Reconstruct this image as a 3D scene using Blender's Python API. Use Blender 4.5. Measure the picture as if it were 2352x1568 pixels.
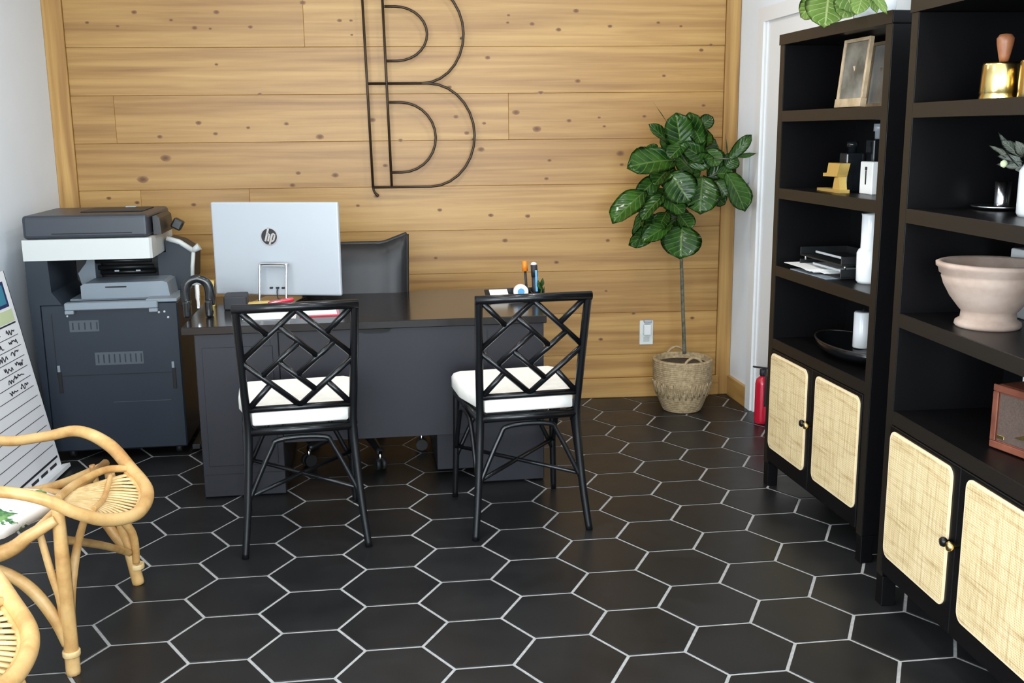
import bpy, bmesh, math, random
from mathutils import Vector, Matrix, Quaternion, noise
random.seed(7)
for o in list(bpy.data.objects): bpy.data.objects.remove(o, do_unlink=True)
S = bpy.context.scene
COL = S.collection
V = Vector
PI = math.pi

# ------------------------------------------------------------------ camera
F_PX, PITCH, ROLL, HEAD, CAM_H = 2377.87, .20017, -.00954, .08, 1.5
sp, cp = math.sin(PITCH), math.cos(PITCH)
fw0 = V((math.sin(HEAD), math.cos(HEAD), 0)); r0 = V((math.cos(HEAD), -math.sin(HEAD), 0)); up = V((0, 0, 1))
fw = fw0*cp - up*sp; u0 = fw0*sp + up*cp
rt = r0*math.cos(ROLL) + u0*math.sin(ROLL); ut = u0*math.cos(ROLL) - r0*math.sin(ROLL)
cd = bpy.data.cameras.new('camera'); cam = bpy.data.objects.new('camera', cd); COL.objects.link(cam)
M = Matrix.Identity(4)
for i in range(3): M[i][0], M[i][1], M[i][2] = rt[i], ut[i], -fw[i]
M[2][3] = CAM_H
cam.matrix_world = M
cd.sensor_width = 36; cd.lens = F_PX*36/2352; cd.clip_start = .05
S.camera = cam

# ------------------------------------------------------------------ light and exposure
S.view_settings.view_transform = 'Standard'; S.view_settings.look = 'None'
S.view_settings.gamma = 1; S.view_settings.use_curve_mapping = False
S.view_settings.exposure = -0.25
W = bpy.data.worlds.new('overcast_sky'); S.world = W; W.use_nodes = True
W.node_tree.nodes['Background'].inputs[0].default_value = (.80, .90, 1, 1)
W.node_tree.nodes['Background'].inputs[1].default_value = 1.0

def area(name, loc, rot, sx, sy, power, col, shape='RECTANGLE'):
    l = bpy.data.lights.new(name, 'AREA'); l.shape = shape; l.size = sx; l.size_y = sy; l.energy = power; l.color = col
    o = bpy.data.objects.new(name, l); COL.objects.link(o); o.location = loc; o.rotation_euler = rot
    return o
# daylight coming in through the shop window behind the camera
area('window_daylight', (-.05, -1.42, 1.40), (PI/2, 0, 0), 3.3, 2.0, 300, (.86, .94, 1))
# daylight from the glazed side entrance in the left wall, beside the camera
area('side_daylight', (-1.90, 1.0, 1.35), (0, -PI/2, 0), 2.0, 1.8, 112, (.84, .93, 1))
CEIL = 2.75
DOWNLIGHTS = [(.70, 4.35, 14), (-.75, 4.35, 8), (.9, 2.4, 13), (-.9, 2.4, 13), (0, 3.3, 13)]  # the last, central one is added to light both side walls evenly
for x, y, p in DOWNLIGHTS:
    area('downlight_glow', (x, y, CEIL-.025), (0, 0, 0), .17, .17, p, (1, .97, .93), 'DISK')

# ------------------------------------------------------------------ materials
def mat(name, col=(.5, .5, .5), rough=.5, metal=0, spec=.5, coat=0, build=None):
    m = bpy.data.materials.new(name); m.use_nodes = True
    nt = m.node_tree; b = nt.nodes['Principled BSDF']
    b.inputs['Base Color'].default_value = (*col, 1); b.inputs['Roughness'].default_value = rough
    b.inputs['Metallic'].default_value = metal; b.inputs['Specular IOR Level'].default_value = spec
    b.inputs['Coat Weight'].default_value = coat
    if build: build(nt, b)
    return m
def nd(nt, t, **kw):
    n = nt.nodes.new(t)
    for k, v in kw.items(): setattr(n, k, v)
    return n
def lk(nt, a, b): nt.links.new(a, b)
def coords(nt, scale=(1, 1, 1), rnd=True, rot=(0, 0, 0)):
    tc = nd(nt, 'ShaderNodeTexCoord'); mp = nd(nt, 'ShaderNodeMapping')
    mp.inputs['Scale'].default_value = scale; mp.inputs['Rotation'].default_value = rot
    lk(nt, tc.outputs['Object'], mp.inputs['Vector'])
    if rnd:
        oi = nd(nt, 'ShaderNodeObjectInfo'); mu = nd(nt, 'ShaderNodeMath', operation='MULTIPLY'); mu.inputs[1].default_value = 37.0
        lk(nt, oi.outputs['Random'], mu.inputs[0]); lk(nt, mu.outputs[0], mp.inputs['Location'])
    return mp.outputs['Vector']
def ramp(nt, fac, stops):
    r = nd(nt, 'ShaderNodeValToRGB'); e = r.color_ramp.elements
    while len(e) < len(stops): e.new(.5)
    for q, (p, c) in zip(e, stops):
        q.position = p; q.color = (*c, 1) if len(c) == 3 else c
    lk(nt, fac, r.inputs['Fac']); return r.outputs['Color']
def tex(nt, vec, scale, detail=3, rough=.55, dist=0):
    n = nd(nt, 'ShaderNodeTexNoise'); n.inputs['Scale'].default_value = scale; n.inputs['Detail'].default_value = detail
    n.inputs['Roughness'].default_value = rough; n.inputs['Distortion'].default_value = dist
    lk(nt, vec, n.inputs['Vector']); return n.outputs['Fac']
def mixc(nt, fac, a, b, mode='MIX'):
    m = nd(nt, 'ShaderNodeMix', data_type='RGBA', blend_type=mode)
    if isinstance(fac, (int, float)): m.inputs[0].default_value = fac
    else: lk(nt, fac, m.inputs[0])
    for v, s in ((a, 6), (b, 7)):
        if isinstance(v, tuple): m.inputs[s].default_value = (*v, 1)
        else: lk(nt, v, m.inputs[s])
    return m.outputs[2]
def bump(nt, b, h, strength=.2, dist=.002):
    n = nd(nt, 'ShaderNodeBump'); n.inputs['Strength'].default_value = strength; n.inputs['Distance'].default_value = dist
    lk(nt, h, n.inputs['Height']); lk(nt, n.outputs[0], b.inputs['Normal'])

def pine(along):
    def f(nt, b):
        s1 = [.55, .55, .55]; s2 = [.9, .9, .9]
        ax = 'xyz'.index(along)
        sc = [30, 30, 30]; sc[ax] = 1.1
        v = coords(nt, tuple(sc))
        g = tex(nt, v, 1.0, 4, .6, .5)
        sc2 = [17, 17, 17]; sc2[ax] = .5
        v2 = coords(nt, tuple(sc2))
        g2 = tex(nt, v2, 1.0, 3, .5, .8)
        c1 = ramp(nt, g, [(.25, (.335, .174, .048)), (.5, (.445, .252, .075)), (.75, (.52, .322, .104))])
        c2 = ramp(nt, g2, [(.32, (.74, .66, .58)), (.47, (.97, .95, .93)), (.58, (1.05, 1.05, 1.05)), (.72, (1.14, 1.17, 1.22))])
        c = mixc(nt, .85, c1, c2, 'MULTIPLY')
        oi = nd(nt, 'ShaderNodeObjectInfo')
        c3 = ramp(nt, oi.outputs['Random'], [(0, (.86, .82, .78)), (.5, (.97, .96, .95)), (1, (1.10, 1.10, 1.10))])
        c = mixc(nt, 1.0, c, c3, 'MULTIPLY')
        lk(nt, c, b.inputs['Base Color']); bump(nt, b, g, .12, .001)
    return f
def rattan_pole(nt, b):
    v = coords(nt, (1, 1, 1)); g = tex(nt, v, 9, 4, .6, .3); g2 = tex(nt, v, 60, 2)
    c = ramp(nt, g, [(.3, (.42, .205, .060)), (.5, (.58, .345, .125)), (.7, (.66, .43, .185))])
    lk(nt, mixc(nt, .25, c, ramp(nt, g2, [(.3, (.6, .6, .6)), (.7, (1, 1, 1))]), 'MULTIPLY'), b.inputs['Base Color'])
def cane(nt, b):
    tc = nd(nt, 'ShaderNodeTexCoord')
    def wave(d, scale):
        w = nd(nt, 'ShaderNodeTexWave', wave_type='BANDS', bands_direction=d); w.inputs['Scale'].default_value = scale
        w.inputs['Distortion'].default_value = .8; w.inputs['Detail'].default_value = 1; w.inputs['Detail Scale'].default_value = .6
        lk(nt, tc.outputs['Object'], w.inputs['Vector']); return w.outputs['Fac']
    wx, wz = wave('X', 46), wave('Z', 46)
    mp = nd(nt, 'ShaderNodeMapping'); mp.inputs['Scale'].default_value = (90, 90, 6); lk(nt, tc.outputs['Object'], mp.inputs['Vector'])
    mq = nd(nt, 'ShaderNodeMapping'); mq.inputs['Scale'].default_value = (5, 90, 70); lk(nt, tc.outputs['Object'], mq.inputs['Vector'])
    n1 = tex(nt, mp.outputs[0], 1, 2); n2 = tex(nt, mq.outputs[0], 1, 2)
    c = ramp(nt, n1, [(.25, (.55, .40, .20)), (.5, (.76, .60, .34)), (.8, (.84, .70, .44))])
    c = mixc(nt, .7, c, ramp(nt, n2, [(.28, (.62, .52, .40)), (.5, (1, 1, 1))]), 'MULTIPLY')
    mx = nd(nt, 'ShaderNodeMath', operation='MAXIMUM'); lk(nt, wx, mx.inputs[0]); lk(nt, wz, mx.inputs[1])
    c = mixc(nt, .6, c, ramp(nt, mx.outputs[0], [(.2, (.60, .48, .30)), (.75, (1, 1, 1))]), 'MULTIPLY')
    lk(nt, c, b.inputs['Base Color']); bump(nt, b, mx.outputs[0], .4, .0012)
def speckle(c1, c2, scale, bumpy=0, dist=.001):
    def f(nt, b):
        v = coords(nt); g = tex(nt, v, scale, 4, .6)
        lk(nt, ramp(nt, g, [(.35, c1), (.65, c2)]), b.inputs['Base Color'])
        if bumpy: bump(nt, b, g, bumpy, dist)
    return f
def tile_m(nt, b):
    v = coords(nt); g = tex(nt, v, 5, 4, .6); g2 = tex(nt, v, 400, 2)
    c = ramp(nt, g, [(.3, (.0100, .0101, .0106)), (.7, (.0155, .0156, .0163))])
    oi = nd(nt, 'ShaderNodeObjectInfo')
    c = mixc(nt, 1, c, ramp(nt, oi.outputs['Random'], [(0, (.88, .88, .88)), (1, (1.12, 1.12, 1.12))]), 'MULTIPLY')
    lk(nt, c, b.inputs['Base Color']); bump(nt, b, g2, .05, .0004)
    rr = ramp(nt, g, [(.3, (.30, .30, .30)), (.7, (.40, .40, .40))]); lk(nt, rr, b.inputs['Roughness'])
def leaf_m(dark, mid, vein):
    def f(nt, b):
        tc = nd(nt, 'ShaderNodeTexCoord'); sx = nd(nt, 'ShaderNodeSeparateXYZ'); lk(nt, tc.outputs['UV'], sx.inputs[0])
        # uv: u across -1..1 stored 0..1, v along
        a = nd(nt, 'ShaderNodeMath', operation='SUBTRACT'); a.inputs[1].default_value = .5; lk(nt, sx.outputs[0], a.inputs[0])
        ab = nd(nt, 'ShaderNodeMath', operation='ABSOLUTE'); lk(nt, a.outputs[0], ab.inputs[0])
        m1 = nd(nt, 'ShaderNodeMath', operation='MULTIPLY_ADD'); m1.inputs[1].default_value = -.55; lk(nt, ab.outputs[0], m1.inputs[0]); lk(nt, sx.outputs[1], m1.inputs[2])
        m2 = nd(nt, 'ShaderNodeMath', operation='MULTIPLY'); m2.inputs[1].default_value = 44; lk(nt, m1.outputs[0], m2.inputs[0])
        sn = nd(nt, 'ShaderNodeMath', operation='SINE'); lk(nt, m2.outputs[0], sn.inputs[0])
        v1 = ramp(nt, sn.outputs[0], [(.90, (0, 0, 0)), (1, (1, 1, 1))])
        v2 = ramp(nt, ab.outputs[0], [(.012, (1, 1, 1)), (.035, (0, 0, 0))])
        mx = mixc(nt, 1, v1, v2, 'LIGHTEN')
        vv = coords(nt); g = tex(nt, vv, 14, 3)
        c = ramp(nt, g, [(.3, dark), (.7, mid)])
        oi = nd(nt, 'ShaderNodeObjectInfo')
        c = mixc(nt, 1, c, ramp(nt, oi.outputs['Random'], [(0, (.7, .75, .75)), (1, (1.25, 1.2, 1.0))]), 'MULTIPLY')
        lk(nt, mixc(nt, mx, c, vein), b.inputs['Base Color'])
        bump(nt, b, sn.outputs[0], .25, .003)
    return f
def cushion_print(nt, b):
    v = coords(nt, (1, 1, 1), False)
    vo = nd(nt, 'ShaderNodeTexVoronoi'); vo.inputs['Scale'].default_value = 8.5; lk(nt, v, vo.inputs['Vector'])
    g = tex(nt, v, 16, 3, .6, 1.5)
    ad = nd(nt, 'ShaderNodeMath', operation='ADD'); lk(nt, vo.outputs['Distance'], ad.inputs[0]); lk(nt, g, ad.inputs[1])
    f1 = ramp(nt, ad.outputs[0], [(.76, (1, 1, 1)), (.80, (0, 0, 0))])
    g2 = tex(nt, v, 40, 2)
    green = ramp(nt, g2, [(.4, (.02, .11, .035)), (.6, (.16, .30, .10))])
    lk(nt, mixc(nt, f1, (.72, .70, .66), green), b.inputs['Base Color'])
def knot_m(nt, b):
    tc = nd(nt, 'ShaderNodeTexCoord'); ln = nd(nt, 'ShaderNodeVectorMath', operation='LENGTH'); lk(nt, tc.outputs['Object'], ln.inputs[0])
    oi = nd(nt, 'ShaderNodeObjectInfo')
    c = ramp(nt, ln.outputs['Value'], [(.3, (.038, .014, .004)), (.62, (.16, .066, .018)), (1.0, (.33, .17, .055))])
    lk(nt, c, b.inputs['Base Color'])

MT = {
 'white_wall': mat('white_wall', (.80, .86, .92), .6, build=speckle((.79, .855, .915), (.81, .87, .93), 3, .03)),
 'ceiling': mat('ceiling_paint', (.82, .82, .81), .8),
 'trim_white': mat('white_gloss_trim', (.80, .82, .83), .3),
 'pine': mat('knotty_pine', rough=.42, build=pine('x')),
 'pine_v': mat('pine_upright', rough=.42, build=pine('z')),
 'pine_y': mat('pine_side', rough=.42, build=pine('y')),
 'knot': mat('pine_knot', rough=.5, build=knot_m),
 'tile': mat('black_hex_tile', rough=.33, spec=.23, build=tile_m),
 'grout': mat('pale_grout', (.34, .335, .33), .85, build=speckle((.29, .285, .28), (.38, .375, .37), 60)),
 'black_wood': mat('black_brown_wood', (.0036, .0034, .0038), .36, spec=.2, build=None),  # near black, shade of the bookcase interior put into the colour
 'rim_and_lit_edge': mat('brown_rim_and_lit_edge', (.0115, .0088, .0064), .42, spec=.4),  # bookcase wood painted lighter where front edges catch light; also the tray rim
 'lacquer': mat('black_lacquer', (.0045, .005, .006), .24, spec=.4),
 'cream': mat('cream_cushion', (.83, .80, .73), .8, build=speckle((.80, .77, .70), (.85, .82, .76), 30)),
 'cane': mat('woven_cane', rough=.65, build=cane),
 'cane_trim': mat('cane_trim', (.82, .66, .42), .5),
 'rattan': mat('rattan_pole', rough=.38, build=rattan_pole),
 'reed': mat('split_reed', (.66, .47, .22), .5, build=speckle((.55, .37, .15), (.74, .55, .28), 22)),
 'leafprint': mat('leaf_print_cotton', rough=.85, build=cushion_print),
 'desk': mat('charcoal_laminate', (.0165, .0165, .0215), .45, spec=.3),
 'desk_top': mat('dark_desk_top', (.014, .011, .010), .18, spec=.42),
 'printer': mat('slate_plastic', (.0135, .0200, .0305), .44, spec=.35),
 'printer_lid': mat('slate_lid_plastic', (.030, .036, .047), .38),
 'printer_dark': mat('black_plastic', (.008, .009, .010), .4),
 'printer_white': mat('ivory_plastic', (.55, .57, .55), .4),
 'printer_grey': mat('grey_plastic', (.20, .235, .27), .45),
 'printer_label': mat('faint_label', (.052, .062, .076), .45),
 'silver': mat('silver_plastic', (.42, .45, .48), .36, metal=.1),
 'steel': mat('bright_steel', (.75, .75, .76), .18, metal=1),
 'iron': mat('dark_iron', (.045, .030, .020), .45, metal=.4),
 'leather': mat('black_leather', (.014, .0135, .0145), .44, spec=.4, build=None),
 'chrome': mat('chrome', (.7, .7, .72), .12, metal=1),
 'rubber': mat('rubber', (.01, .01, .01), .6),
 'fig_leaf': mat('fig_leaf', rough=.24, coat=.2, build=leaf_m((.011, .055, .010), (.060, .175, .022), (.16, .27, .06))),
 'pale_leaf': mat('lime_leaf', rough=.4, build=leaf_m((.20, .36, .06), (.34, .50, .13), (.55, .66, .30))),
 'olive_leaf': mat('olive_leaf', (.25, .28, .26), .5, build=leaf_m((.10, .14, .10), (.40, .42, .42), (.5, .5, .45))),
 'stem': mat('fig_stem', (.07, .075, .05), .7, build=speckle((.045, .05, .035), (.13, .12, .08), 40)),
 'basket': mat('seagrass', (.45, .33, .19), .8, build=speckle((.25, .18, .095), (.45, .335, .19), 55, .3)),
 'soil': mat('soil', (.05, .035, .02), .95, build=speckle((.02, .015, .01), (.09, .06, .03), 50, .5)),
 'red': mat('red_enamel', (.55, .01, .035), .25, coat=.4),
 'brass': mat('brass', (.80, .60, .24), .2, metal=1),
 'gold': mat('gold_paint', (.80, .55, .16), .32, metal=.6),
 'walnut': mat('walnut', (.28, .10, .04), .4, build=speckle((.20, .07, .03), (.36, .14, .06), 18)),
 'mahogany': mat('mahogany', (.17, .05, .03), .35, build=speckle((.13, .038, .022), (.22, .07, .04), 14)),
 'brown_felt': mat('speaker_cloth', (.085, .055, .042), .85, build=speckle((.07, .045, .035), (.10, .065, .05), 200, .3)),
 'terracotta': mat('pale_terracotta', (.42, .31, .25), .8, build=speckle((.35, .25, .195), (.47, .36, .295), 9, .15)),
 'white_ceramic': mat('white_ceramic', (.82, .83, .83), .22),
 'frame_wood': mat('pale_frame_wood', (.42, .31, .19), .45, build=speckle((.34, .25, .15), (.50, .38, .24), 20)),
 'photo': mat('grey_photo', (.12, .12, .11), .12, build=speckle((.05, .055, .05), (.22, .22, .20), 6)),
 'photo_pale': mat('pale_photo', (.45, .46, .44), .15, build=speckle((.34, .35, .34), (.55, .56, .54), 7)),
 'paper': mat('paper', (.80, .80, .78), .7),
 'ink': mat('ink', (.015, .015, .02), .6),
 'navy': mat('navy_print', (.02, .03, .12), .6),
 'teal': mat('teal_print', (.05, .25, .36), .6),
 'pale_green': mat('pale_green_print', (.62, .70, .42), .6),
 'board': mat('white_board', (.90, .90, .92), .4),
 'smoke': mat('smoked_bottle', (.010, .012, .014), .15),
 'orange': mat('orange_plastic', (.85, .22, .01), .4),
 'blue': mat('blue_plastic', (.10, .35, .62), .35),
 'yellow': mat('yellow_card', (.70, .48, .12), .6),
 'screen': mat('black_screen', (.008, .008, .01), .1),
 'switch': mat('ivory_switch', (.72, .76, .74), .4),
 'slot': mat('dark_slot', (.004, .004, .004), .7),
}
def leather_b(nt, b):
    v = coords(nt); g = tex(nt, v, 140, 3); bump(nt, b, g, .12, .0006)
leather_b(MT['leather'].node_tree, MT['leather'].node_tree.nodes['Principled BSDF'])
glass = bpy.data.materials.new('window_glass'); glass.use_nodes = True
_n = glass.node_tree; _n.nodes.clear()
_o = _n.nodes.new('ShaderNodeOutputMaterial'); _t = _n.nodes.new('ShaderNodeBsdfTransparent'); _g = _n.nodes.new('ShaderNodeBsdfGlossy')
_g.inputs['Roughness'].default_value = .02; _m = _n.nodes.new('ShaderNodeMixShader'); _m.inputs[0].default_value = .08
_n.links.new(_t.outputs[0], _m.inputs[1]); _n.links.new(_g.outputs[0], _m.inputs[2]); _n.links.new(_m.outputs[0], _o.inputs[0])
MT['glass'] = glass
lamp_m = bpy.data.materials.new('lamp_lens'); lamp_m.use_nodes = True
_b = lamp_m.node_tree.nodes['Principled BSDF']; _b.inputs['Emission Color'].default_value = (1, .95, .87, 1); _b.inputs['Emission Strength'].default_value = 4
MT['lamp'] = lamp_m

# ------------------------------------------------------------------ mesh helpers
class MB:
    def __init__(s): s.bm = bmesh.new(); s.uv = None
    def box(s, c, d, rot=None, bev=0, seg=1):
        r = bmesh.ops.create_cube(s.bm, size=1)
        vs = r['verts']
        bmesh.ops.scale(s.bm, vec=d, verts=vs)
        if bev:
            es = list({e for v in vs for e in v.link_edges})
            g = bmesh.ops.bevel(s.bm, geom=es, offset=bev, segments=seg, affect='EDGES', profile=.5)
            vs = list({v for f in g['faces'] for v in f.verts} | {v for v in vs if v.is_valid})
        mx = Matrix.Translation(c)
        if rot: mx = mx @ (rot if isinstance(rot, Matrix) else Matrix.Rotation(rot[2], 4, 'Z') @ Matrix.Rotation(rot[1], 4, 'Y') @ Matrix.Rotation(rot[0], 4, 'X'))
        bmesh.ops.transform(s.bm, matrix=mx, verts=vs)
        return s
    def mm(s, a, b, bev=0, seg=1):
        a, b = V(a), V(b); return s.box((a+b)/2, b-a, None, bev, seg)
    def prism(s, pts, axis, t0, t1):
        # pts: 2d polygon; axis: 0,1,2 extrude axis
        def P(p, t):
            q = [0, 0, 0]; o = [i for i in range(3) if i != axis]; q[o[0]], q[o[1]], q[axis] = p[0], p[1], t; return q
        a = [s.bm.verts.new(P(p, t0)) for p in pts]; b = [s.bm.verts.new(P(p, t1)) for p in pts]
        n = len(pts); s.bm.faces.new(a); s.bm.faces.new(b[::-1])
        for i in range(n): s.bm.faces.new((a[i], b[i], b[(i+1) % n], a[(i+1) % n]))
        bmesh.ops.recalc_face_normals(s.bm, faces=s.bm.faces[:])
        return s
    def tube(s, pts, r, n=8, closed=False, smooth=True, sub=6, flat=1.0):
        pts = [V(p) for p in pts]; k = len(pts)
        rr = r if isinstance(r, (list, tuple)) else [r]*k
        if smooth and k > 2:
            P, R_ = [], []
            segs = k if closed else k-1
            for i in range(segs):
                g = lambda j: pts[j % k] if closed else pts[max(0, min(k-1, j))]
                gr = lambda j: rr[j % k] if closed else rr[max(0, min(k-1, j))]
                p0, p1, p2, p3 = g(i-1), g(i), g(i+1), g(i+2)
                for q in range(sub):
                    t = q/sub
                    P.append(.5*((2*p1)+(p2-p0)*t+(2*p0-5*p1+4*p2-p3)*t*t+(3*p1-p0-3*p2+p3)*t**3)); R_.append(gr(i)*(1-t)+gr(i+1)*t)
            if not closed: P.append(pts[-1]); R_.append(rr[-1])
            pts, rr = P, R_
        k = len(pts); rings = []
        tan = []
        for i in range(k):
            a = pts[(i-1) % k] if (closed or i > 0) else pts[i]; b = pts[(i+1) % k] if (closed or i < k-1) else pts[i]
            d = (b-a); tan.append(d.normalized() if d.length > 1e-9 else V((0, 0, 1)))
        ref = V((0, 0, 1)) if abs(tan[0].z) < .9 else V((1, 0, 0))
        u = tan[0].cross(ref).normalized()
        for i in range(k):
            if i: u = (tan[i-1].rotation_difference(tan[i]) @ u); u = (u-tan[i]*u.dot(tan[i])).normalized()
            w = tan[i].cross(u)
            rings.append([s.bm.verts.new(pts[i]+(u*math.cos(2*PI*j/n)+w*math.sin(2*PI*j/n)*flat)*rr[i]) for j in range(n)])
        for i in range(k if closed else k-1):
            a, b = rings[i], rings[(i+1) % k]
            for j in range(n):
                f = s.bm.faces.new((a[j], a[(j+1) % n], b[(j+1) % n], b[j])); f.smooth = True
        if not closed:
            s.bm.faces.new(rings[0][::-1]); s.bm.faces.new(rings[-1])
        return s
    def lathe(s, prof, n=32, c=(0, 0, 0), rfun=None):
        c = V(c); rings = []
        for r, z in prof:
            rings.append([s.bm.verts.new(c+V(((r+(rfun(2*PI*j/n, z) if rfun else 0))*math.cos(2*PI*j/n), (r+(rfun(2*PI*j/n, z) if rfun else 0))*math.sin(2*PI*j/n), z))) for j in range(n)])
        for a, b in zip(rings, rings[1:]):
            for j in range(n):
                f = s.bm.faces.new((a[j], a[(j+1) % n], b[(j+1) % n], b[j])); f.smooth = True
        if prof[0][0] > 1e-5: s.bm.faces.new(rings[0][::-1])
        if prof[-1][0] > 1e-5: s.bm.faces.new(rings[-1])
        return s
    def poly(s, pts):
        s.bm.faces.new([s.bm.verts.new(p) for p in pts]); return s
    def mesh(s, name, m):
        me = bpy.data.meshes.new(name); bmesh.ops.remove_doubles(s.bm, verts=s.bm.verts[:], dist=1e-6)
        bmesh.ops.recalc_face_normals(s.bm, faces=s.bm.faces[:]) if not s.uv else None
        s.bm.to_mesh(me); s.bm.free(); me.materials.append(MT[m] if isinstance(m, str) else m); return me
    def build(s, name, m, parent=None, loc=None, label=None):
        return link(name, s.mesh(name, m), parent, loc, label)
def link(name, me, parent=None, loc=None, label=None):
    o = bpy.data.objects.new(name, me); COL.objects.link(o)
    if parent: o.parent = parent
    if loc is not None: o.location = loc
    if label: o['label'] = label
    return o
def tag(o, label, cat, group=None):
    o['label'] = label; o['category'] = cat
    if group: o['group'] = group
    return o
def struct(o): o['kind'] = 'structure'; return o
def thing(name, label, cat, loc=(0, 0, 0), rz=0, group=None):
    o = bpy.data.objects.new(name, None); COL.objects.link(o); o.empty_display_size = .1
    o.location = loc; o.rotation_euler = (0, 0, rz); return tag(o, label, cat, group)
def copy_tree(o, parent=None):
    c = o.copy(); COL.objects.link(c); c.parent = parent
    for ch in list(o.children): copy_tree(ch, c)
    return c
def rrect(x0, x1, z0, z1, r, n=6):
    p = []
    for cx, cz, a0 in ((x1-r, z0+r, -PI/2), (x1-r, z1-r, 0), (x0+r, z1-r, PI/2), (x0+r, z0+r, PI)):
        for i in range(n+1):
            a = a0+i*PI/2/n; p.append((cx+r*math.cos(a), cz+r*math.sin(a)))
    return p
def leaf_mesh(name, L, Wd, curl=.15, fold=.25, wave=.06, seed=0, m='fig_leaf', shape='fiddle', nu=7, nv=9):
    rnd = random.Random(seed); bm = bmesh.new(); uvl = bm.loops.layers.uv.new('uv'); g = []
    ph = rnd.random()*6
    for j in range(nv+1):
        t = j/nv
        if shape == 'fiddle': w = math.sin(PI*min(1, t**.85))**.55*(.62+.55*t)*(1 if t < 1 else 0)
        elif shape == 'round': w = math.sin(PI*t)**.5
        else: w = math.sin(PI*t)**.9
        w = max(w, .03)*Wd/2; row = []
        for i in range(nu+1):
            a = i/nu*2-1
            z = fold*abs(a)*w - curl*L*t*t + wave*L*math.sin(t*9+ph+a*2)*abs(a)**1.5*.6
            row.append((bm.verts.new((a*w, t*L, z)), (i/nu, t)))
        g.append(row)
    for j in range(nv):
        for i in range(nu):
            q = (g[j][i], g[j][i+1], g[j+1][i+1], g[j+1][i]); f = bm.faces.new([v[0] for v in q]); f.smooth = True
            for l, v in zip(f.loops, q): l[uvl].uv = v[1]
    bmesh.ops.solidify(bm, geom=bm.faces[:], thickness=.0012)
    me = bpy.data.meshes.new(name); bm.to_mesh(me); bm.free(); me.materials.append(MT[m]); return me
def leaf_matrix(base, tip, normal):
    base, tip = V(base), V(tip); y = (tip-base).normalized(); n = V(normal); z = (n-y*n.dot(y)).normalized(); x = y.cross(z)
    Mx = Matrix.Identity(4)
    for i in range(3): Mx[i][0], Mx[i][1], Mx[i][2], Mx[i][3] = x[i], y[i], z[i], base[i]
    return Mx

# ------------------------------------------------------------------ room shell
YB, XL, YF = 5.705, -1.94, -1.55            # back wall, left wall, front (window) wall
def xr(y): return 1.715+.06*(YB-y)          # right wall runs slightly outwards toward the window
XRF = xr(YF)
fl = struct(MB().prism([(XL-.1, YF-.1), (XRF+.1, YF-.1), (xr(YB)+.1, YB+.1), (XL-.1, YB+.1)], 2, -.12, -.0025).build('floor', 'grout'))
# hexagonal tiles
HR = 1.5/8.86895; s3 = math.sqrt(3); HY = .05016
hx, hy = -.1385, 2.998
ch, sh_ = math.cos(HY), math.sin(HY)
def clip(poly, inside, inter):
    out = []
    for i in range(len(poly)):
        a, b = poly[i], poly[(i+1) % len(poly)]
        ia, ib = inside(a), inside(b)
        if ia: out.append(a)
        if ia != ib: out.append(inter(a, b))
    return out
def clip_line(poly, n, d):                   # keep n.p <= d
    return clip(poly, lambda p: n[0]*p[0]+n[1]*p[1] <= d+1e-9, lambda a, b: (lambda t: (a[0]+(b[0]-a[0])*t, a[1]+(b[1]-a[1])*t))((d-n[0]*a[0]-n[1]*a[1])/(n[0]*(b[0]-a[0])+n[1]*(b[1]-a[1]))))
def hexpts(r, rot): return [(r*math.cos(rot+k*PI/3), r*math.sin(rot+k*PI/3)) for k in range(6)]
GROUT = .0052
def tile_mb(pts, mb=None, off=(0, 0)):
    mb = mb or MB(); n = len(pts)
    cx, cy = sum(p[0] for p in pts)/n, sum(p[1] for p in pts)/n
    sh = lambda p, e: (p[0]+(cx-p[0])*e, p[1]+(cy-p[1])*e)
    lo = [mb.bm.verts.new((p[0]+off[0], p[1]+off[1], -.006)) for p in pts]
    mi = [mb.bm.verts.new((p[0]+off[0], p[1]+off[1], -.001)) for p in pts]
    hi = [mb.bm.verts.new((*[q+o_ for q, o_ in zip(sh(p, .010), off)], 0)) for p in pts]
    for i in range(n):
        k = (i+1) % n; mb.bm.faces.new((lo[i], lo[k], mi[k], mi[i])); mb.bm.faces.new((mi[i], mi[k], hi[k], hi[i]))
    mb.bm.faces.new(hi); mb.bm.faces.new(lo[::-1])
    return mb
full_hex = hexpts(HR-GROUT*2/s3, HY)
tile_me = tile_mb(full_hex).mesh('tile', 'tile')
rest = MB(); cells = []
nR = (math.cos(math.atan(.06)), math.sin(math.atan(.06)))
dR = nR[0]*(xr(YB))+nR[1]*YB
for i in range(-14, 15):
    for j in range(-32, 33):
        lx, ly = 1.5*HR*i, s3*HR*(j+.5*i)
        cx, cy = hx+lx*ch-ly*sh_, hy+lx*sh_+ly*ch
        if not (XL-.2 < cx < 2.4 and YF-.2 < cy < YB+.2): continue
        pts = [(cx+p[0], cy+p[1]) for p in full_hex]
        q = clip_line(pts, (-1, 0), -(XL+.003)); q = clip_line(q, (0, 1), YB-.003) if len(q) > 2 else q
        q = clip_line(q, nR, dR-.003) if len(q) > 2 else q; q = clip_line(q, (0, -1), -(YF+.003)) if len(q) > 2 else q
        if len(q) < 3: continue
        ar = abs(sum(q[k][0]*q[(k+1) % len(q)][1]-q[(k+1) % len(q)][0]*q[k][1] for k in range(len(q))))/2
        if ar < 2e-4: continue
        cells.append((cy, cx, q, len(q) == 6 and ar > .98*2.598*(HR-GROUT*2/s3)**2))
cells.sort(key=lambda c: -c[0])
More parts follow.
